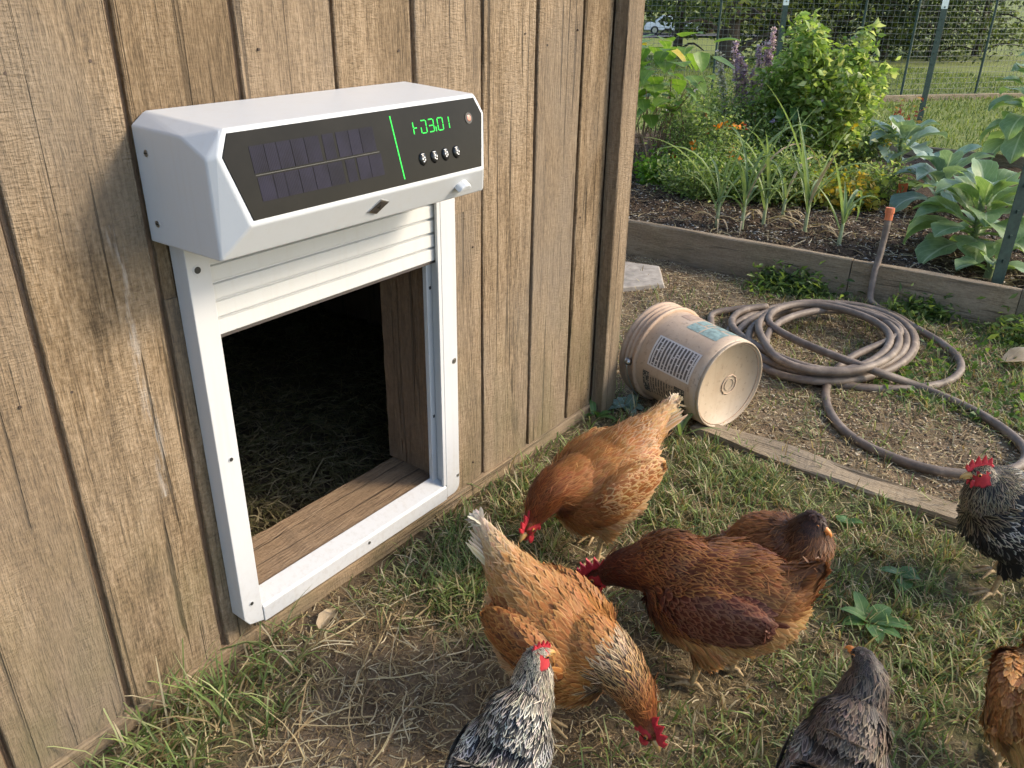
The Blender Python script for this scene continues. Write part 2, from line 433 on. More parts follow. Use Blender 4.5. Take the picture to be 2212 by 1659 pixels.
def gz(x, y):
    x = np.asarray(x, float); y = np.asarray(y, float)
    d = np.hypot(x, y)
    z = (vnoise(x, y, 2.1, 11) - .5) * .022 + (vnoise(x, y, 9, 12) - .5) * .010 + (vnoise(x, y, 30, 13) - .5) * .006
    z = z - .004
    far = sstep(15., 45., x) * sstep(4.5, 9., y)
    z = z + (vnoise(x, y, .25, 14) - .5) * .25 * sstep(9, 20, d)
    return z - 2.4 * far

def ground_sheet():
    ax = np.concatenate([-np.geomspace(400, 1.2, 22) - .3, np.linspace(-.3, 5.0, 266), 5.0 + np.geomspace(.03, 500, 60)])
    ay = np.concatenate([-np.geomspace(400, .4, 26) - 2.2, np.linspace(-2.2, 1.6, 191), 1.6 + np.geomspace(.03, 500, 50)])
    X, Y = np.meshgrid(ax, ay, indexing='ij'); nx, ny = X.shape
    V = np.stack([X, Y, gz(X, Y)], -1).reshape(-1, 3)
    i = np.arange(nx * ny).reshape(nx, ny)
    a, b, c, d = i[:-1, :-1].ravel(), i[1:, :-1].ravel(), i[1:, 1:].ravel(), i[:-1, 1:].ravel()
    F = np.concatenate([np.stack([a, b, c], 1), np.stack([a, c, d], 1)])
    t = NT('ground_soil')
    p = t.coord('Object'); g = t.attr('turf', 'Fac')
    n1 = t.noise(p, 7, 7, .65); n2 = t.noise(p, 85, 5, .7); n3 = t.noise(p, 320, 3, .6)
    soil = t.ramp(n1, [(.3, (.085, .060, .038)), (.5, (.175, .125, .078)), (.7, (.29, .22, .14))])
    lit = t.ramp(n2, [(.5, 0.), (.66, 1.)])
    soil = t.mix(t.mul(lit, .5), soil, (.33, .25, .155))
    turf = t.ramp(n2, [(.3, (.065, .062, .03)), (.6, (.12, .115, .05)), (.75, (.24, .2, .10))])
    lw = t.ramp(t.noise(p, 1.1, 5), [(.35, (.14, .175, .05)), (.7, (.24, .26, .085))])
    far = t.attr('far', 'Fac')
    turf = t.mix(far, turf, t.mix(.5, lw, t.ramp(n2, [(.3, (.09, .12, .03)), (.7, (.27, .29, .1))])))
    c = t.mix(g, soil, turf)
    h = t.add(t.mul(n2, .8), t.mul(n3, .5))
    m = t.done(t.bsdf(c, .95, t.bump(h, .7, .012), Specular_IOR_Level=.15))
    x, y = V[:, 0], V[:, 1]
    o = tris('ground', V, F, m, attrs={'turf': np.where(np.hypot(x, y) > 9, 1, zone(x, y)), 'far': sstep(6, 9, x)})
    return tag(o, kind='structure')
ground_sheet()

# ------------------------------------------------------------------ the shed
shed = empty('shed', (0, 0, 0))
tag(shed, 'tan rough-sawn plank shed with dark doorway on the left', 'shed')
SEAMS = [-.63, -.40, -.165, .07, .305, .54, .772, 1.005, 1.244, 1.478, 1.727, 1.962, 2.195, 2.357]
OPX0, OPX1, OPZ0, OPZ1 = .86, 1.512, .142, .90
WTOP = 2.3
def plank(x0, x1, z0, z1, m, seed, y0=0., th=.012):
    """one rough board, edges a little wavy, face at y0"""
    r = np.random.RandomState(seed); n = max(3, int((z1 - z0) / .09))
    zs = np.linspace(z0, z1, n); V = []; F = []
    e0 = (vnoise(zs, zs * 0 + seed, 3, seed) - .5) * .005; e1 = (vnoise(zs, zs * 0 + seed + 9, 3, seed + 1) - .5) * .005
    cup = r.uniform(-.0015, .0015); tilt = r.uniform(-.002, .002); b = .0022
    for i, z in enumerate(zs):
        l = x0 + e0[i]; q = x1 + e1[i]; mid = (l + q) / 2
        V += [(l, y0 + th, z), (l, y0 + b - tilt, z), (l + b, y0 - tilt, z), (mid, y0 - cup, z), (q - b, y0 + tilt, z), (q, y0 + b + tilt, z), (q, y0 + th, z)]
    for i in range(n - 1):
        for j in range(6):
            F.append((i * 7 + j, i * 7 + j + 1, (i + 1) * 7 + j + 1, (i + 1) * 7 + j))
        F.append((i * 7 + 6, i * 7, (i + 1) * 7, (i + 1) * 7 + 6))
    F.append(tuple(range(7))[::-1]); F.append(tuple((n - 1) * 7 + j for j in range(7)))
    return V, F
g = .0065
for i in range(len(SEAMS) - 1):
    a, b = SEAMS[i] + g, SEAMS[i + 1] - g
    m = M['plank_scraped'] if i == 5 else M['plank']
    zb = .044 + random.uniform(-.004, .004)
    def put(x0, x1, z0, z1, k):
        V, F = plank(x0, x1, z0, z1, m, i * 5 + k, y0=random.uniform(-.0015, .0015)); pydata('board', V, F, m, shed)
    if b < OPX0 or a > OPX1: put(a, b, zb, WTOP, 0)
    else:
        put(a, b, OPZ1, WTOP, 0)
        if a < OPX0: put(a, OPX0 - .004, zb, OPZ1, 1)
        if b > OPX1: put(OPX1 + .004, b, zb, OPZ1, 2)
        put(max(a, OPX0 - .003), min(b, OPX1 + .003), zb, OPZ0 - .022, 3)
for i in range(4, len(SEAMS) - 1):
    for zz in (.11, .78, 1.31):
        for f_ in (.2, .8):
            x = SEAMS[i] + (SEAMS[i + 1] - SEAMS[i]) * f_ + random.uniform(-.012, .012); z = zz + random.uniform(-.02, .02)
            if OPX0 - .10 < x < OPX1 + .07 and z < 1.26: continue
            if random.random() < .5: continue
            V, F = tube_vf([(x, .003, z), (x, -.0022, z)], .0028, 8); pydata('nail', V, F, M['nail'], shed)
# the dark sheathing behind the gaps, round the doorway
bk = [box_vf(-.7, OPX0 - .03, .0125, .04, .03, WTOP), box_vf(OPX1 + .03, 2.40, .0125, .04, .03, WTOP),
      box_vf(OPX0 - .03, OPX1 + .03, .0125, .04, OPZ1 + .02, WTOP), box_vf(OPX0 - .03, OPX1 + .03, .0125, .04, .03, OPZ0 - .03)]
pydata('sheathing', *join_vf(bk), M['jamb'], shed)
# skirt board along the foot
def skirt():
    xs = np.linspace(-.7, 2.36, 60); V = []; F = []
    for x in xs:
        w1 = (vnoise(x, 0, 6, 21) - .5) * .010
        V += [(x, .02, .047), (x, -.008, .0465 + w1 * .2), (x, -.011, .043 + w1 * .2), (x, -.011, .004 + w1), (x, .02, .0 + w1)]
    for i in range(len(xs) - 1):
        for j in range(5):
            k = (j + 1) % 5; F.append((i * 5 + k, i * 5 + j, (i + 1) * 5 + j, (i + 1) * 5 + k))
    F.append((0, 1, 2, 3, 4)); n = (len(xs) - 1) * 5; F.append((n + 4, n + 3, n + 2, n + 1, n))
    pydata('skirt_board', V, F, M['skirt'], shed)
skirt()
# corner post: proud trim board and the edge of the end wall
V, F = plank(2.362, 2.452, .012, WTOP, None, 77, y0=-.047, th=.046); pydata('corner_post', V, F, M['plank'], shed)
V, F = plank(2.4545, 2.480, .02, WTOP, None, 78, y0=-.036, th=.06); pydata('corner_post', V, F, M['plank'], shed)
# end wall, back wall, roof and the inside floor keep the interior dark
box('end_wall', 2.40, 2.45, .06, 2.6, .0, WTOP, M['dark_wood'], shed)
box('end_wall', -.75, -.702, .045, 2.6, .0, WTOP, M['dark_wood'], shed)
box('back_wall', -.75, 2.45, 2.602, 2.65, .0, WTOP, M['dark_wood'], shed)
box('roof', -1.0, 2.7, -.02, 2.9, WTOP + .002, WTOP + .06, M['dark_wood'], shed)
# doorway lining
def lining(name, x0, x1, y0, y1, z0, z1, m):
    o = box(name, x0, x1, y0, y1, z0, z1, m, shed); bm = bmesh.new(); bm.from_mesh(o.data)
    bmesh.ops.subdivide_edges(bm, edges=[e for e in bm.edges if e.calc_length() > .3], cuts=18)
    for v in bm.verts: v.co += Vector((random.uniform(-1, 1), random.uniform(-1, 1), random.uniform(-1, 1))) * .0016
    bm.to_mesh(o.data); bm.free(); bevel_mesh(o, .004, 2, 50)
lining('sill_board', OPX0 - .03, OPX1 + .03, .003, .185, OPZ0 - .038, OPZ0, M['sill'])
lining('jamb_board', OPX1 + .002, OPX1 + .04, .045, .195, OPZ0 + .002, OPZ1 + .02, M['jamb'])
lining('jamb_board', OPX1 - .004, OPX1 + .03, .022, .043, OPZ0 + .002, OPZ1, M['jamb'])
lining('jamb_board', OPX0 - .04, OPX0 - .002, .045, .185, OPZ0 + .002, OPZ1 + .02, M['jamb'])
box('header_board', OPX0 - .03, OPX1 + .03, .045, .185, OPZ1 + .022, OPZ1 + .06, M['jamb'], shed)
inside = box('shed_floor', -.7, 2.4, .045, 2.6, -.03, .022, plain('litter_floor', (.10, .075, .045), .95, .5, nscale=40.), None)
tag(inside, kind='structure')

# ------------------------------------------------------------------ automatic coop door
door = empty('coop_door', (1.12, -.05, .1))
tag(door, 'white automatic coop door with black solar panel housing mounted on planks', 'coop door')
OFF = Vector((1.12, -.05, .1))
def dpart(name, V, F, m, parent=door, off=OFF, **k):
    V = [(v[0] - off.x, v[1] - off.y, v[2] - off.z) for v in V]
    return pydata(name, V, F, m, parent, **k)
def dbox(name, x0, x1, y0, y1, z0, z1, m, bev=.002, parent=door):
    V, F = box_vf(x0, x1, y0, y1, z0, z1); o = dpart(name, V, F, m, parent)
    if bev: bevel_mesh(o, bev)
    return o
CX = 1.121
def fy(z): return -.2125 - (1.231 - z) * .22          # the tilted front face
left = {'S1': (.772, -.002, 1.016), 'S2': (.772, -.002, 1.219), 'S3': (.772, -.145, 1.2155), 'S4': (.772, -.207, 1.186), 'S5': (.772, -.21, 1.018),
        'T1': (.80, -.002, 1.24), 'T2': (.80, -.130, 1.2335), 'TL': (.806, fy(1.231), 1.231), 'ML': (.786, fy(1.19), 1.19), 'BL': (.815, fy(1.077), 1.077)}
HV = []; idx = {}
for k, v in left.items(): idx[k] = len(HV); HV.append(v)
for k, v in left.items(): idx[k + 'r'] = len(HV); HV.append((2 * CX - v[0], v[1], v[2]))
def q(*n): return tuple(idx[x] for x in n)
HF = [q('S1', 'S5', 'S4', 'S3', 'S2'), q('S2', 'S3', 'T2', 'T1'), q('S3', 'S4', 'ML', 'TL', 'T2'), q('S4', 'S5', 'BL', 'ML'),
      q('S1r', 'S2r', 'S3r', 'S4r', 'S5r'), q('S2r', 'T1r', 'T2r', 'S3r'), q('S3r', 'T2r', 'TLr', 'MLr', 'S4r'), q('S4r', 'MLr', 'BLr', 'S5r'),
      q('T1', 'T2', 'TL', 'TLr', 'T2r', 'T1r'), q('TL', 'ML', 'BL', 'BLr', 'MLr', 'TLr'), q('S5', 'S5r', 'BLr', 'BL'), q('S1', 'S1r', 'S5r', 'S5'),
      q('S1', 'S2', 'T1', 'T1r', 'S2r', 'S1r')]
housing = dpart('housing', HV, [], M['white'])
bm = bmesh.new(); bm.from_mesh(housing.data); hull = bmesh.ops.convex_hull(bm, input=bm.verts)
bmesh.ops.dissolve_limit(bm, angle_limit=R(4), verts=bm.verts, edges=bm.edges); bmesh.ops.recalc_face_normals(bm, faces=bm.faces); bm.to_mesh(housing.data); bm.free()
bevel_mesh(housing, .0036, 3, 6)
# face frame: points on the front face, e metres proud
FN = Vector((0, -1, .22)).normalized(); FU = Vector((0, .22, 1)).normalized()
def fp(x, z, e=0.): return Vector((x, fy(z), z)) + FN * e
def poly_slab(name, pts, e0, e1, m, parent, bev=0.):
    n = len(pts); V = [fp(x, z, e0) for x, z in pts] + [fp(x, z, e1) for x, z in pts]
    F = [tuple(range(n))[::-1], tuple(range(n, 2 * n))] + [(i, (i + 1) % n, n + (i + 1) % n, n + i) for i in range(n)]
    o = dpart(name, V, F, m, parent)
    bm = bmesh.new(); bm.from_mesh(o.data); bmesh.ops.recalc_face_normals(bm, faces=bm.faces); bm.to_mesh(o.data); bm.free()
    if bev: bevel_mesh(o, bev)
    return o
i_ = .0075
pp = [(.806 + i_ * .8, 1.231 - i_), (.786 + i_ * 1.0, 1.19 - .001), (.815 + i_ * .9, 1.077 + i_)]
pp = pp + [(2 * CX - x, z) for x, z in pp[::-1]]
panel = poly_slab('solar_panel', pp, -.004, .0016, M['glass'], door, .0008)
# solar cells: two rows; the strip edges as in the photo
rows = (((1.156, 1.199), ((.845, .875, .900, .930, .960, .993), (1.000, 1.0265), (1.0317, 1.062, 1.090, 1.125))),
        ((1.1108, 1.150), ((.8475, .879, .903, .934, .966, .999, 1.034), (1.041, 1.065), (1.069, 1.100, 1.133))))
for (z0, z1), runs in rows:
    for run in runs:
        for a, b in zip(run[:-1], run[1:]):
            poly_slab('solar_cell', [(a + .0006, z0), (b - .0006, z0), (b - .0006, z1), (a + .0006, z1)], .0017, .0022, M['solar'], panel)
poly_slab('busbar', [(.846, 1.1524), (1.130, 1.1524), (1.130, 1.1536), (.846, 1.1536)], .0017, .0021, plain('busbar', (.035, .036, .032), .5), panel)
poly_slab('green_line', [(1.1814, 1.0943), (1.1838, 1.0943), (1.1757, 1.2122), (1.1733, 1.2122)], .0018, .0024, M['green'], panel)
# seven-segment reading
def digit(x, z, h, segs):
    wd = h * .66; t_ = .0021; g2 = .0008; parts = []
    S = {'a': (0, h, wd, h), 'g': (0, h / 2, wd, h / 2), 'd': (0, 0, wd, 0), 'f': (0, h / 2, 0, h), 'b': (wd, h / 2, wd, h), 'e': (0, 0, 0, h / 2), 'c': (wd, 0, wd, h / 2), 'h': (0, h / 2, wd * .75, h / 2)}
    for s in segs:
        x0, z0, x1, z1 = S[s]
        if z0 == z1: P = [(x0 + g2 + t_ / 2, z0 - t_ / 2), (x1 - g2 - t_ / 2, z0 - t_ / 2), (x1 - g2 - t_ / 2, z0 + t_ / 2), (x0 + g2 + t_ / 2, z0 + t_ / 2)]
        else: P = [(x0 - t_ / 2, z0 + g2), (x0 + t_ / 2, z0 + g2), (x1 + t_ / 2, z1 - g2), (x1 - t_ / 2, z1 - g2)]
        Vv = [fp(x + a, z + b, .0018) for a, b in P] + [fp(x + a, z + b, .0024) for a, b in P]
        parts.append((Vv, [(3, 2, 1, 0), (4, 5, 6, 7)] + [(i, (i + 1) % 4, 4 + (i + 1) % 4, 4 + i) for i in range(4)]))
    dpart('display_digit', *join_vf(parts), M['green'], panel)
ZD = 1.1715; HD = .0235
digit(1.2325, ZD, HD, 'feh'); digit(1.2545, ZD, HD, 'abcde'); digit(1.2765, ZD, HD, 'abgcd'); digit(1.3045, ZD, HD, 'abcdef'); digit(1.3235, ZD, HD, 'bc')
poly_slab('display_digit', [(1.2965, ZD - .001), (1.2988, ZD - .001), (1.2988, ZD + .008), (1.2965, ZD + .008)], .0018, .0024, M['green'], panel)
def disc(name, x, z, rx, rz, e0, e1, m, parent, dome=0., n=20):
    ring = [(math.cos(a) * rx, math.sin(a) * rz) for a in np.linspace(0, 2 * math.pi, n, endpoint=False)]
    V = [fp(x + a, z + b, e0) for a, b in ring]; F = []
    L = [(1., 0.)] + ([(.85, .6), (.55, .9), (.2, 1.)] if dome else [(.97, 1.)])
    for s, h in L: V += [fp(x + a * s, z + b * s, e1 + (dome * h if dome else 0)) for a, b in ring]
    for k in range(len(L)):
        for j in range(n): F.append((k * n + j, k * n + (j + 1) % n, (k + 1) * n + (j + 1) % n, (k + 1) * n + j))
    F.append(tuple(len(L) * n + j for j in range(n)))
    return dpart(name, V, F, m, parent, smooth=bool(dome))
for k in range(4):
    bx_ = 1.2424 + k * .0342; bz = 1.1238
    disc('button', bx_, bz, .0098, .0128, .001, .0022, M['black_plastic'], panel, .005)
    for (a, b, c_, d_) in ((-.0038, .0005, .0015, .0022), (.0012, .0028, .0022, .0013), (.0026, -.0020, .0013, .0022), (-.0016, -.0048, .0022, .0013)):
        if k % 2: a = -a
        if k == 2: b = b + .001
        disc('button_mark', bx_ + a, bz + b, c_, d_, .0066, .0074, M['white_print'], panel, n=8)
    disc('button_mark', bx_ - .001, bz + .0094, .0045, .0009, .0052, .0058, M['white_print'], panel, n=8)
disc('sensor', 1.4026, 1.1848, .0112, .0112, .001, .003, plain('sensor_ring', (.03, .028, .026), .35), panel)
disc('sensor_lens', 1.4026, 1.1848, .0066, .0066, .003, .0034, M['lens'], panel, .001)
# lower bevel face: badge and small tab
def lowp(x, s, e=0.):
    a = Vector((x, fy(1.077), 1.077)); b = Vector((x, -.21, 1.018)); p = a + (b - a) * s
    n = Vector((0, -(1.077 - 1.018), (-.21 - fy(1.077)) * -1)).normalized(); n = Vector((0, -.85, -.52)).normalized()
    return p + n * e
bd = [(1.094, .55), (1.118, .18), (1.146, .34), (1.122, .72)]
def low_slab(name, pts, e0, e1, m, parent, bev=0.):
    n = len(pts); V = [lowp(x, z, e0) for x, z in pts] + [lowp(x, z, e1) for x, z in pts]
    F = [tuple(range(n)), tuple(range(n, 2 * n))[::-1]] + [(i, (i + 1) % n, n + (i + 1) % n, n + i) for i in range(n)]
    o = dpart(name, V, F, m, parent); bm = bmesh.new(); bm.from_mesh(o.data); bmesh.ops.recalc_face_normals(bm, faces=bm.faces); bm.to_mesh(o.data); bm.free()
    if bev: bevel_mesh(o, bev)
    return o
badge = low_slab('badge', bd, -.002, .0025, M['steel'], door, .0006)
cx_, cs_ = 1.12, .447
low_slab('badge_plate', [(cx_ + (x - cx_) * .84, cs_ + (s - cs_) * .80) for x, s in bd], .0020, .0033, M['badge'], badge)
low_slab('badge_mark', [(1.114, .44), (1.122, .36), (1.124, .50)], .003, .0039, M['black_plastic'], badge)
tb = [(1.348, .52), (1.353, .36), (1.364, .27), (1.377, .27), (1.386, .38), (1.388, .5)]
low_slab('latch_tab', tb, -.003, .017, M['white'], housing, .003)
# housing screws on the left cheek
for (yy, zz) in ((-.037, 1.176), (-.034, 1.053)):
    V, F = tube_vf([(.7745, yy, zz), (.7708, yy, zz)], .0062, 12); s_ = dpart('screw', V, F, M['steel'], door, smooth=False)
    V, F = box_vf(.7698, .7709, yy - .0045, yy + .0045, zz - .001, zz + .001); dpart('screw_slot', V, F, M['screw_dark'], s_)
# side rails (L-shaped channel), chamfered foot
RY = -.05
def rail(x0, x1, inner, foot):
    zt = 1.012; zb = .098
    # outer tube
    prof = [(x0, zb + (.032 if foot < 0 else 0.0)), (x0 + .012, zb + .012) if foot < 0 else (x0, zb), (x1, zb), (x1, zt), (x0, zt)]
    if foot > 0:
        prof = [(x0, zb)] + [(x1 - .028 + .028 * math.sin(a), zb + .028 - .028 * math.cos(a)) for a in np.linspace(0, math.pi / 2, 6)] + [(x1, zt), (x0, zt)]
    n = len(prof); V = [(x, RY, z) for x, z in prof] + [(x, -.003, z) for x, z in prof]
    F = [tuple(range(n)), tuple(range(n, 2 * n))[::-1]] + [((i + 1) % n, i, n + i, n + (i + 1) % n) for i in range(n)]
    o = dpart('side_rail', V, F, M['white_rail']); bm = bmesh.new(); bm.from_mesh(o.data); bmesh.ops.recalc_face_normals(bm, faces=bm.faces); bm.to_mesh(o.data); bm.free()
    bevel_mesh(o, .0018, 2, 25)
    return o
rl = rail(.803, .853, 1, -1); rr = rail(1.500, 1.556, -1, 1)
# inner guide lips of the right channel (the slot the shutter runs in)
dbox('guide_lip', 1.4785, 1.4985, -.0165, -.003, .142, 1.0, M['white_rail'], .0012, rr)
dbox('guide_lip', 1.4875, 1.4995, -.0495, -.041, .142, 1.0, M['white_rail'], .0012, rr)
dbox('guide_lip', .8545, .868, -.0165, -.003, .142, 1.0, M['white_rail'], .0012, rl)
def screw_on(x, z, parent, dark=True, r=.0062):
    V, F = tube_vf([(x, RY + .002, z), (x, RY - .0012, z)], r, 14); s_ = dpart('screw', V, F, M['steel'] if not dark else M['white_rail'], door)
    V, F = tube_vf([(x, RY - .0012, z), (x, RY - .0018, z)], r * .72, 12); dpart('screw_recess', V, F, M['screw_dark'] if dark else M['steel'], s_)
screw_on(.824, .958, rl, True, .0095); screw_on(.832, .545, rl); screw_on(.827, .165, rl)
screw_on(1.541, .520, rr, False, .008); screw_on(1.548, .152, rr, False, .005)
for zz in (.735, .36):
    V, F = box_vf(1.487, 1.493, -.0185, -.0165, zz - .004, zz + .004); dpart('screw', V, F, M['screw_dark'], rr)
# bottom lip with sloped top
prof = [(-.003, .094), (-.052, .094), (-.052, .134), (-.047, .140), (-.003, .158)]
V = [(.8545, y, z) for y, z in prof] + [(1.4985, y, z) for y, z in prof]; n = len(prof)
F = [tuple(range(n))[::-1], tuple(range(n, 2 * n))] + [(i, (i + 1) % n, n + (i + 1) % n, n + i) for i in range(n)]
o = dpart('bottom_rail', V, F, M['white_rail']); bm = bmesh.new(); bm.from_mesh(o.data); bmesh.ops.recalc_face_normals(bm, faces=bm.faces); bm.to_mesh(o.data); bm.free(); bevel_mesh(o, .0018, 2, 10)
V, F = tube_vf([(1.19, -.050, .122), (1.19, -.0535, .122)], .0045, 10); dpart('screw', V, F, M['steel'], o)
# shutter slats
sh_ = dpart('shutter', *box_vf(.8600, 1.497, -.0255, -.019, .812, 1.0), M['white_slat'])
pitch = .0365
for k in range(6):
    z0 = .812 + k * pitch; h = pitch - (.0 if k == 0 else .0)
    if z0 > 1.0: break
    prof = [(-.0262, z0 + .0004), (-.0345, z0 + .0004), (-.0358, z0 + .002), (-.0352, z0 + .0298), (-.0335, z0 + .0308), (-.0275, z0 + .0314), (-.0270, z0 + .0362), (-.0262, z0 + .0364)]
    zt = min(z0 + pitch - .001, 1.012)
    n = len(prof); V = [(.8595, y, min(z, 1.012)) for y, z in prof] + [(1.4975, y, min(z, 1.012)) for y, z in prof]
    F = [tuple(range(n))[::-1], tuple(range(n, 2 * n))] + [(i, (i + 1) % n, n + (i + 1) % n, n + i) for i in range(n)]
    dpart('slat', V, F, M['white_slat'], sh_)
dbox('seal', .8605, 1.4965, -.033, -.018, .8045, .8115, M['seal'], .001, sh_)

# ------------------------------------------------------------------ raised bed
bed = empty('raised_bed', (4.25, 0, 0))
tag(bed, 'timber raised garden bed with weathered planks holding dark soil', 'garden bed')
def quad_beam(name, p0, p1, th, z0, z1, m, parent, loc=(0, 0, 0), n=24, wob=.004):
    p0 = np.array(p0, float); p1 = np.array(p1, float); d = p1 - p0; L = np.hypot(*d); d /= L; nn = np.array([-d[1], d[0]])
    V = []; F = []
    for i in range(n):
        t_ = i / (n - 1); c = p0 + d * L * t_
        s = lambda k: (vnoise(c[0] + k * 7, c[1], 4, 31 + k) - .5) * 2 * wob
        for (a, z, k) in ((-th / 2, z0, 0), (th / 2, z0, 1), (th / 2, z1 - .006, 2), (th / 2 - .006, z1, 3), (-th / 2 + .006, z1, 4), (-th / 2, z1 - .006, 5)):
            V.append((c[0] + nn[0] * (a + s(k) * .5) - loc[0], c[1] + nn[1] * (a + s(k) * .5) - loc[1], z + s(k) - loc[2]))
    for i in range(n - 1):
        for j in range(6):
            k = (j + 1) % 6; F.append((i * 6 + j, i * 6 + k, (i + 1) * 6 + k, (i + 1) * 6 + j))
    F.append(tuple(range(6))[::-1]); F.append(tuple((n - 1) * 6 + j for j in range(6)))
    return pydata(name, V, F, m, parent)
BL = (4.25, 0, 0)
quad_beam('plank', (4.175, 1.75), (4.305, -.34), .042, -.02, .198, M['bed_wood'], bed, BL)
quad_beam('plank', (4.306, -.3455), (4.350, -1.10), .042, -.02, .194, M['bed_wood'], bed, BL)
quad_beam('plank', (4.335, -1.125), (8.1, -1.40), .042, -.02, .200, M['bed_wood_x'], bed, BL)
quad_beam('plank', (7.9, 2.6), (8.1, -1.37), .042, -.02, .205, M['bed_wood'], bed, BL)
def bed_soil():
    ax = np.linspace(4.23, 8.0, 190); u = np.linspace(0, 1, 170)
    X = np.repeat(ax[:, None], 170, 1); y0 = -1.09 - (ax - 4.3) * .072; y1 = np.full_like(ax, 2.6)
    Y = y0[:, None] + (y1 - y0)[:, None] * u[None]
    keep = np.maximum(X, 4.185 + (1.75 - Y) * .0615 + .02)
    X = keep
    Z = .135 + (vnoise(X, Y, 3, 41) - .5) * .05 + (vnoise(X, Y, 14, 42) - .5) * .025 + (vnoise(X, Y, 40, 43) - .5) * .012
    V = np.stack([X - 4.25, Y, Z], -1).reshape(-1, 3); i = np.arange(V.shape[0]).reshape(X.shape)
    a, b, c, d = i[:-1, :-1].ravel(), i[1:, :-1].ravel(), i[1:, 1:].ravel(), i[:-1, 1:].ravel()
    t = NT('bed_soil'); p = t.coord('Object')
    n1 = t.noise(p, 9, 7, .7); n2 = t.noise(p, 70, 5, .7)
    c_ = t.ramp(n2, [(.3, (.028, .019, .013)), (.55, (.07, .048, .032)), (.72, (.16, .115, .075))])
    c_ = t.mix(t.mul(n1, .35), c_, (.10, .068, .045))
    o = tris('soil', V, np.concatenate([np.stack([a, b, c], 1), np.stack([a, c, d], 1)]), t.done(t.bsdf(c_, .95, t.bump(n2, .8, .015), Specular_IOR_Level=.15)), bed)
    tag(o, kind='stuff')
bed_soil()
SOIL = .135
def soil_z(x, y):
    return float(.135 + (vnoise(x, y, 3, 41) - .5) * .05)

# timber edging half buried in the turf
edge_o = empty('timber_edging', (2.46, -.8, 0))
tag(edge_o, 'long weathered timber half buried in the grass behind the brown hens', 'timber')
quad_beam('timber', (2.51, -.36), (2.47, -1.75), .10, -.03, .020, M['edging'], edge_o, (2.46, -.8, 0), 60, .016)
sl = pydata('stepping_slab', [(3.55, .62, 0), (3.78, .43, 0), (4.05, .60, 0), (3.98, .9, 0), (3.62, .95, 0), (3.55, .62, .028), (3.77, .44, .036), (4.04, .61, .03), (3.97, .9, .03), (3.62, .94, .026)],
            [(4, 3, 2, 1, 0), (5, 6, 7, 8, 9)] + [(i, (i + 1) % 5, 5 + (i + 1) % 5, 5 + i) for i in range(5)], M['stone'])
bevel_mesh(sl, .006, 2); tag(sl, 'flat grey stone slab lying on soil beside the shed corner', 'stone slab')

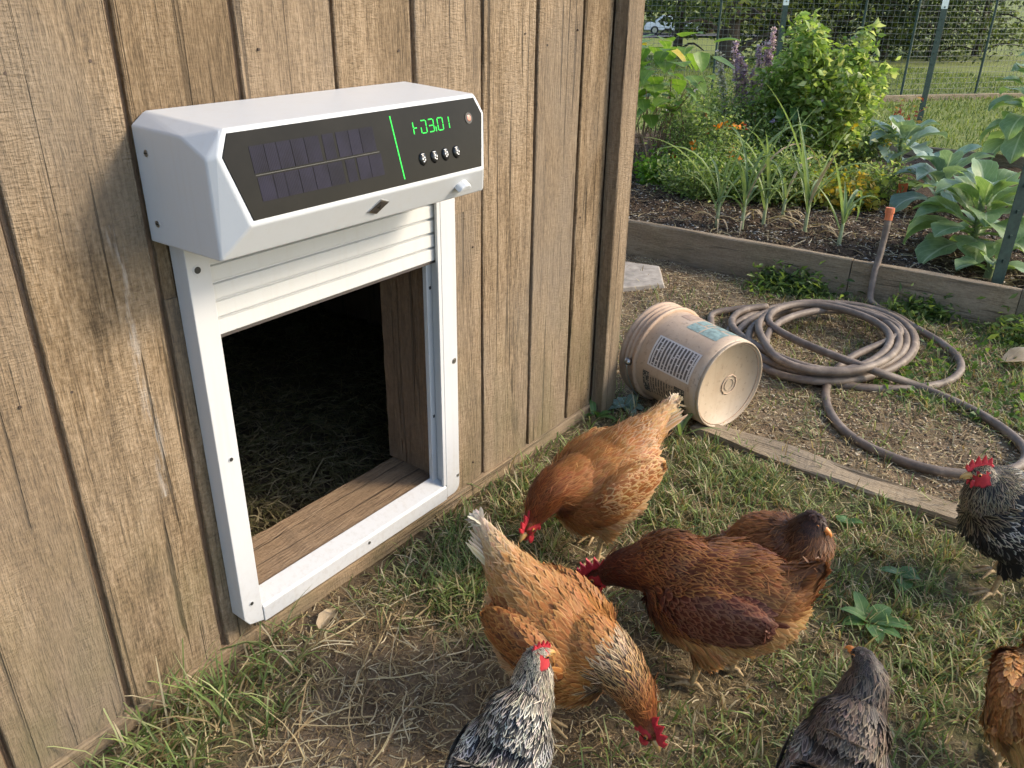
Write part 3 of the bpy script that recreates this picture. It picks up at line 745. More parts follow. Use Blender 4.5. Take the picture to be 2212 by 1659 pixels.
# ------------------------------------------------------------------ bucket on its side
def make_bucket():
    C0 = Vector((2.582, -.436, .168)); az = 1.261; til = .019; RB, RT, L = .168, .176, .38
    root = empty('bucket', (C0.x, C0.y, 0))
    tag(root, 'dirty beige plastic bucket lying on its side by the shed corner', 'bucket')
    ax = Vector((math.cos(az) * math.cos(til), math.sin(az) * math.cos(til), math.sin(til)))
    u = Vector((0, 0, 1)).cross(ax).normalized(); v = ax.cross(u)
    base = Vector((0, 0, C0.z))
    def pt(s, r, a): return base + ax * s + (u * math.cos(a) + v * math.sin(a)) * r
    def lathe(name, prof, m, parent=root, n=64, jit=0.):
        V = []; F = []
        for s, r in prof:
            for k in range(n): V.append(pt(s + random.uniform(-jit, jit), r, 2 * math.pi * k / n))
        for i in range(len(prof) - 1):
            for k in range(n): F.append((i * n + k, i * n + (k + 1) % n, (i + 1) * n + (k + 1) % n, (i + 1) * n + k))
        return pydata(name, V, F, m, parent, True)
    rr_ = lambda s: RB + (RT - RB) * s / L
    outer = [(.010, RB - .004), (.002, RB - .001), (-.004, RB - .003), (-.004, RB - .007), (.006, RB - .010), (.006, .0006)]
    body = [(s, rr_(s)) for s in np.linspace(.012, .30, 10)]
    inner = [(L - .002, RT - .001), (.30, RT - .004), (.02, RB - .004), (.014, .001)]
    lathe('shell', [outer[0]] + body + [(.302, rr_(.30) + .0005)], M['bucket'])
    lathe('base_disc', outer[::-1] + [(.0118, RB - .0035)], M['bucket_base'])
    rings = [(.300, rr_(.3)), (.300, RT + .011), (.303, RT + .012), (.309, RT + .012), (.311, RT + .004), (.318, RT + .001), (.327, RT + .001), (.329, RT + .008), (.334, RT + .008), (.336, RT + .002), (.346, RT + .002), (.348, RT + .009), (.353, RT + .009), (.355, RT + .003), (.366, RT + .003), (.369, RT + .010), (.380, RT + .010), (.382, RT + .007), (.382, RT - .002)]
    lathe('rim', rings, M['bucket_rim'])
    lathe('inside_wall', inner, M['bucket_rim'])
    # moulded ring on the base
    def ring(r, tube_r, m, name, s=.0045, wob=.0):
        P = [pt(s, r * (1 + wob * math.sin(k * 1.7)), 2 * math.pi * k / 40) for k in range(41)]
        V, F = tube_vf(P, tube_r, 6, caps=False); pydata(name, V, F, m, root, True)
    ring(.036, .0022, M['bucket_rim'], 'moulded_ring', wob=.03); ring(.155, .0022, M['bucket_rim'], 'moulded_ring')
    ring(.022, .0012, M['bucket_base'], 'moulded_ring')
    def patch(name, a0, a1, s0, s1, m, e=.0008, nn=10, parent=root):
        V = []; F = []; uv = []
        for i in range(nn + 1):
            for j in range(4):
                a = R(a0 + (a1 - a0) * i / nn); s = L * (s0 + (s1 - s0) * j / 3); V.append(pt(s, rr_(s) + e, a)); uv.append((i / nn, 1 - j / 3))
        for i in range(nn):
            for j in range(3): F.append((i * 4 + j, i * 4 + j + 1, (i + 1) * 4 + j + 1, (i + 1) * 4 + j))
        o = pydata(name, V, F, m, parent, True); ul = o.data.uv_layers.new(name='UVMap')
        for l in o.data.loops: ul.data[l.index].uv = uv[l.vertex_index]
        return o
    patch('printed_label', 9, 48, .12, .65, M['label_white'])
    patch('dark_label', -31, 0, .605, .69, M['label_black']); patch('dark_label', -31, -1, .15, .28, M['label_black'])
    patch('faded_print', -30, -2, .285, .60, M['label_tan'])
    for (a0, a1, s0, s1) in ((73, 88, .35, .50), (73, 96, .13, .335), (90, 108, .40, .50), (98, 118, .24, .335), (91, 103, .35, .385), (100, 118, .13, .225), (106, 118, .35, .385)):
        patch('logo_block', a0, a1, s0, s1, M['teal'])
    patch('logo_block', 88, 126, .55, .69, M['brown_print'])
    # bail ear and wire
    ear = [pt(.33, RT + .004, R(2)), pt(.33, RT + .022, R(2))]; V, F = tube_vf(ear, [.016, .011], 12); pydata('handle_ear', V, F, M['steel'], root, True)
    P = catmull([pt(.338, RT + .016, R(6)), pt(.325, RT + .020, R(-4)), pt(.318, RT + .019, R(-20)), pt(.314, RT + .020, R(-45)), pt(.314, RT + .018, R(-75))], 24)
    tube('handle_wire', P, .0028, M['steel'], root, 6)
make_bucket()

# ------------------------------------------------------------------ garden hose
def make_hose():
    def r5(x, y, z=.016): return at(1290.4 + x * .4167, 599 + y * .4167, z)
    P = []
    # from the bed, over the plank, down to the turf
    P += [np.array([4.37, -.452, .435]), np.array([4.365, -.454, .38]), np.array([4.352, -.456, .31]), np.array([4.32, -.460, .23]), np.array([4.275, -.462, .15]), np.array([4.235, -.475, .07]), np.array([4.19, -.50, .022])]
    P += [r5(*q) for q in ((1560, 205), (1620, 245), (1700, 290), (1790, 345), (1862, 405), (1888, 470), (1850, 522), (1770, 556), (1600, 578), (1400, 574), (1200, 545), (1010, 480), (860, 405))]
    cx, cy = 1165, 340
    loops = [(500, 225, -10, 8), (470, 205, 20, -12), (430, 200, 40, 10), (395, 175, 10, -25), (345, 165, 55, -10)]
    a = math.pi
    for k, (rx, ry, ox, oy) in enumerate(loops):
        for s in range(14):
            t_ = s / 14; nx = loops[min(k + 1, len(loops) - 1)]
            RX = rx + (nx[0] - rx) * t_; RY_ = ry + (nx[1] - ry) * t_; OX = ox + (nx[2] - ox) * t_; OY = oy + (nx[3] - oy) * t_
            aa = a + 2 * math.pi * t_ + .25
            P.append(r5(cx + OX + RX * math.cos(aa) , cy + OY + RY_ * math.sin(aa) * .98, .018 + .017 * k + .006 * math.sin(s * 1.9 + k)))
    P += [r5(*q) for q in ((830, 250, .10), (900, 180, .10), (1050, 132, .10), (1230, 140, .10), (1400, 190, .10), (1520, 235, .095), (1575, 290, .085), (1480, 342, .08), (1330, 405, .06), (1225, 495, .035), (1182, 595, .018), (1200, 690), (1262, 780), (1350, 850), (1500, 922), (1700, 990), (1900, 1020), (2060, 1016), (2180, 985), (2225, 930), (2200, 868), (2100, 782), (1950, 690), (1760, 605), (1620, 550, .03), (1450, 490, .075), (1250, 415, .088), (1050, 335, .09), (920, 265, .095), (885, 215, .105), (930, 165, .11), (1050, 138, .112), (1200, 150, .112), (1380, 200, .11), (1490, 265, .1), (1520, 330, .09), (1450, 420, .08), (1250, 490, .07), (1000, 440, .07), (780, 330, .06), (690, 240, .05), (750, 170, .045), (900, 150, .05), (620, 178, .018), (588, 225), (600, 330), (560, 420))]
    P = [p for p in P]
    Q = catmull(P, 900)
    # light smoothing
    for _ in range(6): Q[1:-1] = Q[1:-1] * .5 + (Q[:-2] + Q[2:]) * .25
    V, F = tube_vf(Q, .0165, 10)
    root = empty('garden_hose', tuple(at(1775, 740, 0.)))
    tag(root, 'long grey brown rubber garden hose coiled on the ground beside the bucket', 'hose')
    o3 = np.array(root.location); pydata('tube', V - o3, F, M['hose'], root, True)
    d = Q[0] - Q[6]; d /= np.linalg.norm(d)
    V, F = tube_vf([Q[0] - d * .03 - o3, Q[0] + d * .002 - o3, Q[0] + d * .004 - o3, Q[0] + d * .03 - o3], [.0195, .0195, .023, .022], 12); pydata('coupling', V, F, plain('orange_coupling', (.62, .17, .06), .5, .2), root, False)
make_hose()

# ------------------------------------------------------------------ hens
def feather_mat():
    t = NT('feathers')
    a = t.n('Attribute', attribute_name='fuv'); s = t.n('SeparateXYZ', {0: a.outputs['Vector']})
    base = t.attr('Col'); edge = t.attr('Edge')
    bar = t.noise(t.n('CombineXYZ', {0: t.mul(s.outputs[0], 5.), 1: t.mul(s.outputs[1], 1.6), 2: t.mul(s.outputs[2], 50.)}).outputs[0], 1.6, 3, .6)
    e = t.add(t.math('ABSOLUTE', s.outputs[0]), t.mul(t.math('POWER', s.outputs[1], 5.), .8))
    e = t.add(e, t.mul(t.math('SUBTRACT', bar, .5), .9))
    m_ = t.ramp(e, [(.48, 0.), (.92, 1.)])
    c = t.mix(m_, base, edge)
    sh = t.ramp(t.math('ABSOLUTE', s.outputs[0]), [(.0, 1.), (.13, 0.)])
    c = t.mix(t.mul(sh, .25), c, t.mix(.5, edge, base))
    c = t.mix(1., c, t.ramp(bar, [(.3, (.78,) * 3), (.7, (1.15,) * 3)]), 'MULTIPLY')
    b = t.bsdf(c, .5, Specular_IOR_Level=.3, Sheen_Weight=.04, Sheen_Roughness=.4)
    tl = t.n('BsdfTranslucent', {'Color': c}).outputs[0]
    return t.done(t.n('MixShader', {0: .18, 1: b, 2: tl}).outputs[0])
M['feather'] = feather_mat()
def comb_mat():
    t = NT('comb_skin'); v = t.coord('Object'); n = t.noise(v, 180, 4)
    c = t.ramp(n, [(.3, (.42, .018, .03)), (.7, (.62, .05, .065))])
    return t.done(t.bsdf(c, .5, t.bump(n, .5, .002), Subsurface_Weight=.15, Subsurface_Scale=.01))
M['comb'] = comb_mat()
M['beak'] = plain('beak_horn', (.50, .30, .10), .35, .25, nscale=60.)
M['beak_orange'] = plain('beak_orange', (.72, .24, .05), .35, .2, nscale=60.)
M['eye'] = plain('eye_dark', (.012, .008, .006), .08)
M['iris'] = plain('eye_iris', (.50, .18, .04), .2)
M['leg'] = plain('leg_scales', (.36, .25, .12), .6, .4, nscale=140., bump=.6)
M['down'] = vcol('body_down', .8, 0, .2)

def ellip_vf(c, r, rot=None, nu=18, nv=12):
    V = []; F = []
    for i in range(nv + 1):
        th = math.pi * i / nv
        for j in range(nu):
            ph = 2 * math.pi * j / nu
            p = Vector((r[0] * math.sin(th) * math.cos(ph), r[1] * math.sin(th) * math.sin(ph), r[2] * math.cos(th)))
            if rot is not None: p = rot @ p
            V.append(tuple(p + Vector(c)))
    for i in range(nv):
        for j in range(nu):
            F.append((i * nu + j, (i + 1) * nu + j, (i + 1) * nu + (j + 1) % nu, i * nu + (j + 1) % nu))
    return V, F

FT = np.array([0, .38, .78, 1.]); FW = np.array([.45, 1., .82, .12])
def feather_arrays(P, N, D, L, W, lift, curl, cb, ce, droop=None):
    n = len(P); D = D - N * (D * N).sum(1)[:, None]; D /= np.linalg.norm(D, axis=1)[:, None] + 1e-9
    B = np.cross(N, D)
    V = np.zeros((n, 4, 3, 3)); UV = np.zeros((n, 4, 3, 3)); rid = rs.rand(n)
    for i, (t_, w_) in enumerate(zip(FT, FW)):
        c = P + D * (L * t_)[:, None] + N * (L * (lift * t_ - curl * t_ * t_) + .0006)[:, None]
        for j, s in enumerate((-1, 0, 1)):
            V[:, i, j] = c + B * (s * W * .5 * w_)[:, None] - N * (abs(s) * W * .09 * w_)[:, None]
            UV[:, i, j, 0] = s; UV[:, i, j, 1] = t_; UV[:, i, j, 2] = rid
    f = []
    for i in range(3):
        for j in range(2):
            a = i * 3 + j; f += [(a, a + 1, a + 4), (a, a + 4, a + 3)]
    F = (np.array(f)[None] + (np.arange(n) * 12)[:, None, None]).reshape(-1, 3)
    return V.reshape(-1, 3), F, UV.reshape(-1, 3), np.repeat(cb, 12, 0), np.repeat(ce, 12, 0)

FEET = []
def make_hen(label, loc, heading, sc, pose, pal, seed, comb=True, face='red', beak='beak', nf=7200, comb_sc=1.):
    """pose: pitch (deg, + = breast down), neck [points x,y,z], look (dir), tail tip (x,y,z) all in hen space: x forward, feet at 0"""
    r = np.random.RandomState(seed)
    root = empty('hen', loc, heading); root.scale = (sc,) * 3
    tag(root, label, 'hen', 'hens foraging in front of the shed')
    pitch = R(pose['pitch']); c0 = np.array(pose.get('centre', (-.01, 0, .215)))
    ca, sa = math.cos(pitch), math.sin(pitch); fat = pose.get('fat', 1.12)
    def rot(p):
        p = np.asarray(p, float); x, y, z = p[..., 0], p[..., 1], p[..., 2]
        return np.stack([x * ca + z * sa, y, -x * sa + z * ca], -1) + c0
    TX = [(-.165, .045), (-.13, .030), (-.08, .008), (-.02, -.006), (.04, -.006), (.085, .008), (.12, .024), (.145, .034)]
    TR = [(.012, .014), (.048, .050), (.078, .078), (.093, .090), (.094, .092), (.082, .082), (.055, .058), (.016, .018)]
    ctr = catmull(np.array([(x, 0, z) for x, z in TX]), 30); rad = catmull(np.array([(a, b, 0) for a, b in TR]), 30) * fat
    ctr = rot(ctr)
    parts = [tube_vf(ctr, rad[:, 1], 24, rad2=rad[:, 0], upv=(0, 1, 0))]
    # neck
    nk = [rot((.055, 0, .035)), rot((.105, 0, .055))] + [np.array(p, float) for p in pose['neck']]
    nkp = catmull(nk, 26); tt = np.linspace(0, 1, 26)
    nr = np.interp(tt, [0, .25, .5, .75, .92, 1], [.070, .064, .048, .035, .026, .022]) * pose.get('neck_fat', 1.)
    parts.append(tube_vf(nkp, nr, 18))
    head = np.array(pose['neck'][-1], float); look = np.array(pose['look'], float); look /= np.linalg.norm(look)
    upv = np.array([0, 0, 1.]); side = np.cross(upv, look); side /= np.linalg.norm(side); hup = np.cross(look, side)
    HR = Matrix((tuple(look), tuple(side), tuple(hup))).transposed()
    hc = head + look * .010
    parts.append(ellip_vf(hc, (.030, .0195, .0225), HR))
    # tail
    tb = rot((-.11, 0, .035)); tip = np.array(pose['tail'], float); tm = (tb + tip) / 2 + np.array([0, 0, -.008])
    tp = catmull([rot((-.05, 0, .03)), tb, tm, tip], 16)
    parts.append(tube_vf(tp, np.interp(np.linspace(0, 1, 16), [0, .4, .75, 1], [.07, .062, .040, .016]), 16, rad2=np.interp(np.linspace(0, 1, 16), [0, .4, .75, 1], [.085, .058, .030, .011]), upv=(0, 1, 0)))
    # wings and thighs
    wr = Euler((0, pitch - R(6), 0)).to_matrix()
    wc = {}
    for s in (-1, 1):
        wc[s] = rot((-.015, s * .078 * fat, .018))
        parts.append(ellip_vf(wc[s], (.105, .026, .055), wr))
    feet = pose.get('feet', ((.02, .048), (-.02, -.048))); legs = []
    for k, (fx, fy_) in enumerate(feet):
        s = 1 if fy_ > 0 else -1
        hip = rot((-.01, s * .052, -.045)); ank = np.array([fx - .012, fy_, .088])
        parts.append(tube_vf(catmull([hip, (hip + ank) / 2 + np.array([.012, 0, 0]), ank], 10), np.linspace(.055, .014, 10), 12))
        legs.append((ank, np.array([fx, fy_, .010])))
        FEET.append((loc[0] + sc * (fx * math.cos(heading) - fy_ * math.sin(heading)), loc[1] + sc * (fx * math.sin(heading) + fy_ * math.cos(heading))))
    V, F = join_vf(parts)
    me = bpy.data.meshes.new('body'); me.from_pydata(V, [], F); ob = bpy.data.objects.new('body', me); col.objects.link(ob)
    md = ob.modifiers.new('r', 'REMESH'); md.mode = 'VOXEL'; md.voxel_size = .0065
    ms = ob.modifiers.new('s', 'SMOOTH'); ms.iterations = 6; ms.factor = .5
    dg = bpy.context.evaluated_depsgraph_get(); em = bpy.data.meshes.new_from_object(ob.evaluated_get(dg))
    bpy.data.objects.remove(ob); bpy.data.meshes.remove(me)
    nv = len(em.vertices); bv = np.zeros(nv * 3); em.vertices.foreach_get('co', bv); bv = bv.reshape(-1, 3)
    bn = np.zeros(nv * 3); em.vertex_normals.foreach_get('vector', bn); bn = bn.reshape(-1, 3)
    em.calc_loop_triangles(); tr = np.zeros(len(em.loop_triangles) * 3, dtype=np.int32); em.loop_triangles.foreach_get('vertices', tr); tr = tr.reshape(-1, 3)
    bpy.data.meshes.remove(em)
    # ---- regions
    def dist_poly(p, Q):
        d2 = ((p[:, None, :] - Q[None]) ** 2).sum(-1); k = d2.argmin(1); return np.sqrt(d2[np.arange(len(p)), k]), k
    Tn = np.gradient(nkp, axis=0); Tn /= np.linalg.norm(Tn, axis=1)[:, None]
    Tt = np.gradient(tp, axis=0); Tt /= np.linalg.norm(Tt, axis=1)[:, None]
    fwd = np.array([ca, 0, -sa])
    def region(p, n_):
        dn, kn = dist_poly(p, nkp); dt, kt = dist_poly(p, tp)
        dc, kc = dist_poly(p, ctr)
        wn = sstep(.26, .46, kn / 25.) * (dn < .075)
        wt = sstep(.40, .62, kt / 15.) * (dt < .07)
        q_ = p - c0; lx = q_[:, 0] * ca - q_[:, 2] * sa; lz = q_[:, 0] * sa + q_[:, 2] * ca
        wwing = ((lx + .015) / .112) ** 2 + ((lz - .018) / .052) ** 2 < 1.
        wwing &= (np.abs(p[:, 1]) > .055 * fat)
        fl = (lz < -.036) | ((lx < -.045) & (lz < .008)) | (p[:, 2] < .13)
        reg = np.zeros(len(p), int); reg[fl] = 4; reg[wwing] = 2; reg[wt > .5] = 3; reg[wn > .5] = 1
        hd = np.linalg.norm(p - hc, axis=1) < .036; reg[hd] = 5
        D = np.tile(-fwd, (len(p), 1)) + np.array([0, 0, -.12])
        D[reg == 4] += np.array([0, 0, -.55])
        mix = sstep(.2, .6, kn / 25.) * np.exp(-(dn / .07) ** 2)
        D = D * (1 - mix)[:, None] - Tn[kn] * mix[:, None]
        mt = sstep(.2, .6, kt / 15.) * np.exp(-(dt / .07) ** 2)
        D = D * (1 - mt)[:, None] + Tt[kt] * mt[:, None]
        return reg, D, kn / 25., kt / 15., lx, lz
    # ---- feathers
    A = bv[tr]; area = np.linalg.norm(np.cross(A[:, 1] - A[:, 0], A[:, 2] - A[:, 0]), axis=1)
    ctrd = A.mean(1); wgt = area * np.where(np.linalg.norm(ctrd - head, axis=1) < .075, 2.6, 1.)
    ok = ctrd[:, 2] > .088
    wgt = wgt * ok
    k = r.choice(len(tr), nf, p=wgt / wgt.sum()); b1 = r.rand(nf, 1); b2 = r.rand(nf, 1); sw = (b1 + b2) > 1; b1 = np.where(sw, 1 - b1, b1); b2 = np.where(sw, 1 - b2, b2)
    T3 = A[k]; P = T3[:, 0] + b1 * (T3[:, 1] - T3[:, 0]) + b2 * (T3[:, 2] - T3[:, 0]); N = bn[tr[k]].mean(1); N /= np.linalg.norm(N, axis=1)[:, None] + 1e-9
    reg, D, kn, kt, lx, lz = region(P, N)
    D += r.randn(nf, 3) * .13
    Ls = np.array([.035, .038, .031, .036, .038, .011])[reg] * r.uniform(.8, 1.2, nf)
    Ws = np.array([.0125, .0085, .0175, .0125, .0125, .006])[reg] * pose.get('fw', 1.) * r.uniform(.85, 1.15, nf)
    small = (reg == 1); Ls[small] *= np.interp(kn[small], [.4, 1.], [1.1, .5]); Ws[small] *= np.interp(kn[small], [.4, 1.], [1.15, .55])
    lift = np.array([.12, .10, .10, .10, .20, .09])[reg] * r.uniform(.5, 1.6, nf); curl = np.array([.08, .07, .06, .04, .09, .03])[reg] * r.uniform(.6, 1.3, nf)
    # keep bare skin round the eye
    dh = P - hc; fwdh = dh @ look; sideh = np.abs(dh @ side); uph = dh @ hup
    bare = (reg == 5) & (sideh > .009) & (fwdh > -.010) & (uph < .013) if face == 'red' else (reg == 5) & (fwdh > .024)
    keep = ~bare
    def colours(P, reg, kn, kt, lx, lz, rr):
        cb = np.zeros((len(P), 3)); ce = np.zeros((len(P), 3))
        for g_ in range(6):
            m_ = reg == g_
            if not m_.any(): continue
            b_, e_ = pal[g_](P[m_], kn[m_], kt[m_], lx[m_], lz[m_], rr)
            cb[m_] = b_; ce[m_] = e_
        j = rr.uniform(.87, 1.13, (len(P), 1)); h_ = rr.uniform(.93, 1.07, (len(P), 3))
        return np.clip(cb * j * h_, 0, .9), np.clip(ce * j * h_, 0, .9)
    cb, ce = colours(P, reg, kn, kt, lx, lz, r)
    soft = np.isin(reg, (0, 3, 4))[:, None] * pose.get('soft', .45); ce = ce * (1 - soft) + cb * soft
    out = [feather_arrays(P[keep], N[keep], D[keep], Ls[keep], Ws[keep], lift[keep], curl[keep], cb[keep], ce[keep])]
    # loose down that softens the outline
    fz = np.where(keep & np.isin(reg, (0, 1, 3, 4)))[0]; fz = fz[r.permutation(len(fz))[:int(1500 * pose.get('fluff', 1.))]]; nz = len(fz)
    out.append(feather_arrays(P[fz] + r.randn(nz, 3) * .004, N[fz], D[fz] + r.randn(nz, 3) * .35, r.uniform(.018, .034, nz), r.uniform(.0012, .0026, nz), r.uniform(.2, .55, nz), r.uniform(.1, .35, nz), ce[fz], np.clip(ce[fz] * 1.15, 0, .9)))
    # long tail and wing quills
    nt = 15; ang = np.linspace(-1, 1, nt)
    tP = np.stack([tb + Tt[8] * .03 + np.array([0, a * .022, -abs(a) * .008]) for a in ang]); tD = np.stack([Tt[12] + np.array([0, a * .22, -abs(a) * .12]) for a in ang])
    sgn = np.where(ang < 0, -1., 1.)
    tN = np.stack([np.array([0, s * .8, .6]) for s in sgn]); tN -= tD * ((tN * tD).sum(1) / (tD * tD).sum(1))[:, None]; tN /= np.linalg.norm(tN, axis=1)[:, None]
    tl = np.linalg.norm(tip - tb) * r.uniform(.70, .86, nt); rg = np.full(nt, 3); oz = np.ones(nt)
    b_, e_ = colours(tP + tD * .06, rg, oz * 0, oz * .8, oz * 0, oz * 0, r)
    out.append(feather_arrays(tP, tN, tD, tl, np.full(nt, .015), np.full(nt, .03), np.full(nt, .03), b_, e_))
    for s in (-1, 1):
        nq = 13; f_ = np.linspace(0, 1, nq)
        qP = np.stack([rot((.040 - .070 * a, s * (.103 + .002 * a) * max(1., fat * .94), .042 - .050 * a)) for a in f_]); qD = np.stack([np.array([-ca, 0, sa]) + np.array([0, -s * .30, .06 - .12 * a]) for a in f_])
        qN = np.tile([0, s, .18], (nq, 1)); rg = np.full(nq, 2); oz = np.ones(nq)
        b_, e_ = colours(qP, rg, oz * 0, oz * 0, oz * -.05, oz * 0, r)
        out.append(feather_arrays(qP, qN.astype(float), qD, np.full(nq, .070), np.full(nq, .020), np.full(nq, .05), np.full(nq, .06), b_ * .92, e_))
    off = 0; VV = []; FF = []; UU = []; CB = []; CE = []
    for a, b, c, d, e in out: VV.append(a); FF.append(b + off); off += len(a); UU.append(c); CB.append(d); CE.append(e)
    # ---- body mesh (continuous) with legs, coloured by region
    reg2, _, kn2, kt2, lx2, lz2 = region(bv, bn)
    c2, e2 = colours(bv, reg2, kn2, kt2, lx2, lz2, np.random.RandomState(1)); c2 = c2 * .6
    if face == 'red':
        dh = bv - hc; fm_ = (reg2 == 5) & (np.abs(dh @ side) > .008) & (dh @ look > -.013) & (dh @ hup < .016); c2[fm_] = (.45, .035, .04)
    lv = []; lf = []
    for ank, ft in legs:
        s = 1 if ft[1] > 0 else -1
        lv.append(tube_vf(catmull([ank + np.array([.004, 0, .02]), ank, (ank + ft) / 2, ft + np.array([0, 0, .006]), ft], 10), np.interp(np.linspace(0, 1, 10), [0, .2, .6, 1], [.010, .0085, .0068, .0085]), 10))
        for a_, l_ in ((-.5, .052), (0, .064), (.5, .052), (math.pi, .026)):
            d_ = np.array([math.cos(a_), math.sin(a_), 0])
            lv.append(tube_vf(catmull([ft, ft + d_ * l_ * .35 + np.array([0, 0, .007]), ft + d_ * l_ * .75 + np.array([0, 0, -.001]), ft + d_ * l_ + np.array([0, 0, -.006])], 8), np.linspace(.0068, .0022, 8), 7))
    LV, LF = join_vf(lv); bt = [tuple(x) for x in tr]
    o = pydata('body', [tuple(v) for v in bv] + LV, bt + [tuple(i + nv for i in f) for f in LF], None, root, True, [M['down'], M['leg']], [0] * len(bt) + [1] * len(LF))
    ca_ = o.data.attributes.new('Col', 'FLOAT_COLOR', 'POINT')
    cc = np.vstack([c2, np.full((len(LV), 3), .3)]); ca_.data.foreach_set('color', np.concatenate([cc, np.ones((len(cc), 1))], 1).astype(np.float32).ravel())
    fo = tris('plumage', np.vstack(VV), np.vstack(FF), M['feather'], root, {'fuv': np.vstack(UU), 'Col': np.vstack(CB), 'Edge': np.vstack(CE)})
    fo['kind'] = 'stuff'
    # ---- head parts
    def hp(x, y, z): return hc + look * x + side * y + hup * z
    bk_ = catmull([hp(.020, 0, -.002), hp(.034, 0, -.002), hp(.044, 0, -.006), hp(.049, 0, -.012)], 9)
    tube('beak', bk_, np.linspace(.0095, .0015, 9), M[beak], root, 10)
    bk2 = catmull([hp(.020, 0, -.008), hp(.033, 0, -.010), hp(.041, 0, -.013)], 6); tube('beak', bk2, np.linspace(.007, .0015, 6), M[beak], root, 8)
    for s in (-1, 1):
        V, F = ellip_vf(hp(.012, s * .0175, .004), (.0055, .003, .0055), HR, 12, 8); ey = pydata('eye', V, F, M['iris'], root, True)
        V, F = ellip_vf(hp(.0125, s * .0197, .004), (.0034, .0022, .0034), HR, 10, 7); pydata('pupil', V, F, M['eye'], ey, True)
    if comb:
        k_ = comb_sc
        outl = [(.030, .006), (.036, .016), (.034, .028), (.029, .020), (.024, .038), (.017, .024), (.010, .044), (.003, .027), (-.005, .044), (-.010, .026), (-.020, .036), (-.021, .020), (-.027, .014), (-.018, .008), (.0, .010), (.018, .008)]
        outl = [(.005 + (x - .005) * k_, .008 + (z - .008) * k_) for x, z in outl]
        n = len(outl); V = [hp(x, -.0032, z) for x, z in outl] + [hp(x, .0032, z) for x, z in outl]
        F = [tuple(range(n)), tuple(range(n, 2 * n))[::-1]] + [(i, n + i, n + (i + 1) % n, (i + 1) % n) for i in range(n)]
        cb_o = pydata('comb', V, F, M['comb'], root)
        bm = bmesh.new(); bm.from_mesh(cb_o.data); bmesh.ops.recalc_face_normals(bm, faces=bm.faces); bm.to_mesh(cb_o.data); bm.free(); bevel_mesh(cb_o, .0016, 2, 50)
        for s in (-1, 1):
            V, F = ellip_vf(hp(.016, s * .008, -.026), (.0115, .004, .017), HR, 12, 10); pydata('wattle', V, F, M['comb'], root, True)
            V, F = ellip_vf(hp(-.010, s * .0185, -.008), (.006, .003, .010), HR, 10, 8); pydata('earlobe', V, F, M['comb'], root, True)
    return root

def flat(b, e): return lambda P, kn, kt, lx, lz, r: (np.tile(b, (len(P), 1)), np.tile(e, (len(P), 1)))
def grad(var, stops):
    """stops: [(t, base, edge)] along 'kn' neck, 'kt' tail, 'lx' body length"""
    def f(P, kn, kt, lx, lz, r):
        t_ = {'kn': kn, 'kt': kt, 'lx': lx, 'lz': lz}[var]; xs = [s[0] for s in stops]
        B = np.stack([np.interp(t_, xs, [s[1][i] for s in stops]) for i in range(3)], 1); E_ = np.stack([np.interp(t_, xs, [s[2][i] for s in stops]) for i in range(3)], 1)
        return B, E_
    return f
def speck(base, edge, alt_b, alt_e, p):
    def f(P, kn, kt, lx, lz, r):
        m_ = r.rand(len(P), 1) < p
        return np.where(m_, alt_b, base) * np.ones((len(P), 1)), np.where(m_, alt_e, edge) * np.ones((len(P), 1))
    return f
BUFF, BUFFL, RUST, CREAM = (.38, .15, .036), (.54, .30, .11), (.20, .052, .015), (.64, .47, .29)
CHEST, MAHOG, DKBR = (.17, .05, .018), (.115, .03, .012), (.05, .018, .01)
pal_buff = {0: grad('lx', [(-.12, BUFF, CREAM), (.0, (.36, .135, .034), BUFFL), (.1, (.31, .11, .03), (.46, .22, .075))]), 1: grad('kn', [(.35, (.32, .11, .03), (.46, .2, .07)), (.6, RUST, (.34, .11, .03)), (1, (.17, .045, .016), (.24, .07, .022))]),
            2: flat((.31, .105, .026), (.58, .35, .15)), 3: grad('kt', [(.4, BUFF, BUFFL), (.8, BUFFL, CREAM), (1, CREAM, (.75, .66, .5))]), 4: flat((.52, .29, .12), CREAM), 5: flat((.20, .05, .018), (.28, .08, .025))}
pal_gold = {0: grad('lx', [(-.12, (.42, .2, .06), (.62, .4, .19)), (.0, (.34, .125, .032), (.52, .27, .09)), (.1, (.36, .135, .033), (.56, .30, .10))]),
            1: grad('kn', [(.32, (.12, .06, .03), (.62, .5, .33)), (.55, (.06, .03, .018), (.52, .3, .12)), (.8, (.16, .05, .018), (.38, .14, .04)), (1, (.2, .055, .02), (.3, .09, .03))]),
            2: speck((.27, .085, .022), (.44, .2, .06), (.13, .045, .018), (.34, .14, .04), .3), 3: grad('kt', [(.4, (.44, .23, .08), CREAM), (.75, (.5, .32, .15), CREAM), (1, (.66, .58, .46), (.78, .72, .62))]), 4: flat((.52, .31, .13), (.66, .5, .32)), 5: flat((.2, .055, .02), (.3, .09, .03))}
pal_mahog = {0: grad('lx', [(-.12, (.23, .08, .022), (.38, .17, .055)), (.0, (.12, .032, .012), (.40, .18, .055)), (.1, (.085, .022, .009), (.34, .14, .045))]), 1: grad('kn', [(.35, MAHOG, (.3, .11, .03)), (.7, (.075, .018, .009), (.15, .035, .014)), (1, (.07, .016, .009), (.12, .028, .012))]),
             2: flat((.085, .02, .010), (.21, .085, .045)), 3: grad('kt', [(.4, (.2, .07, .02), (.31, .125, .038)), (1, (.11, .04, .014), (.19, .075, .024))]), 4: flat((.48, .23, .075), (.62, .37, .15)), 5: flat((.075, .018, .009), (.12, .028, .012))}
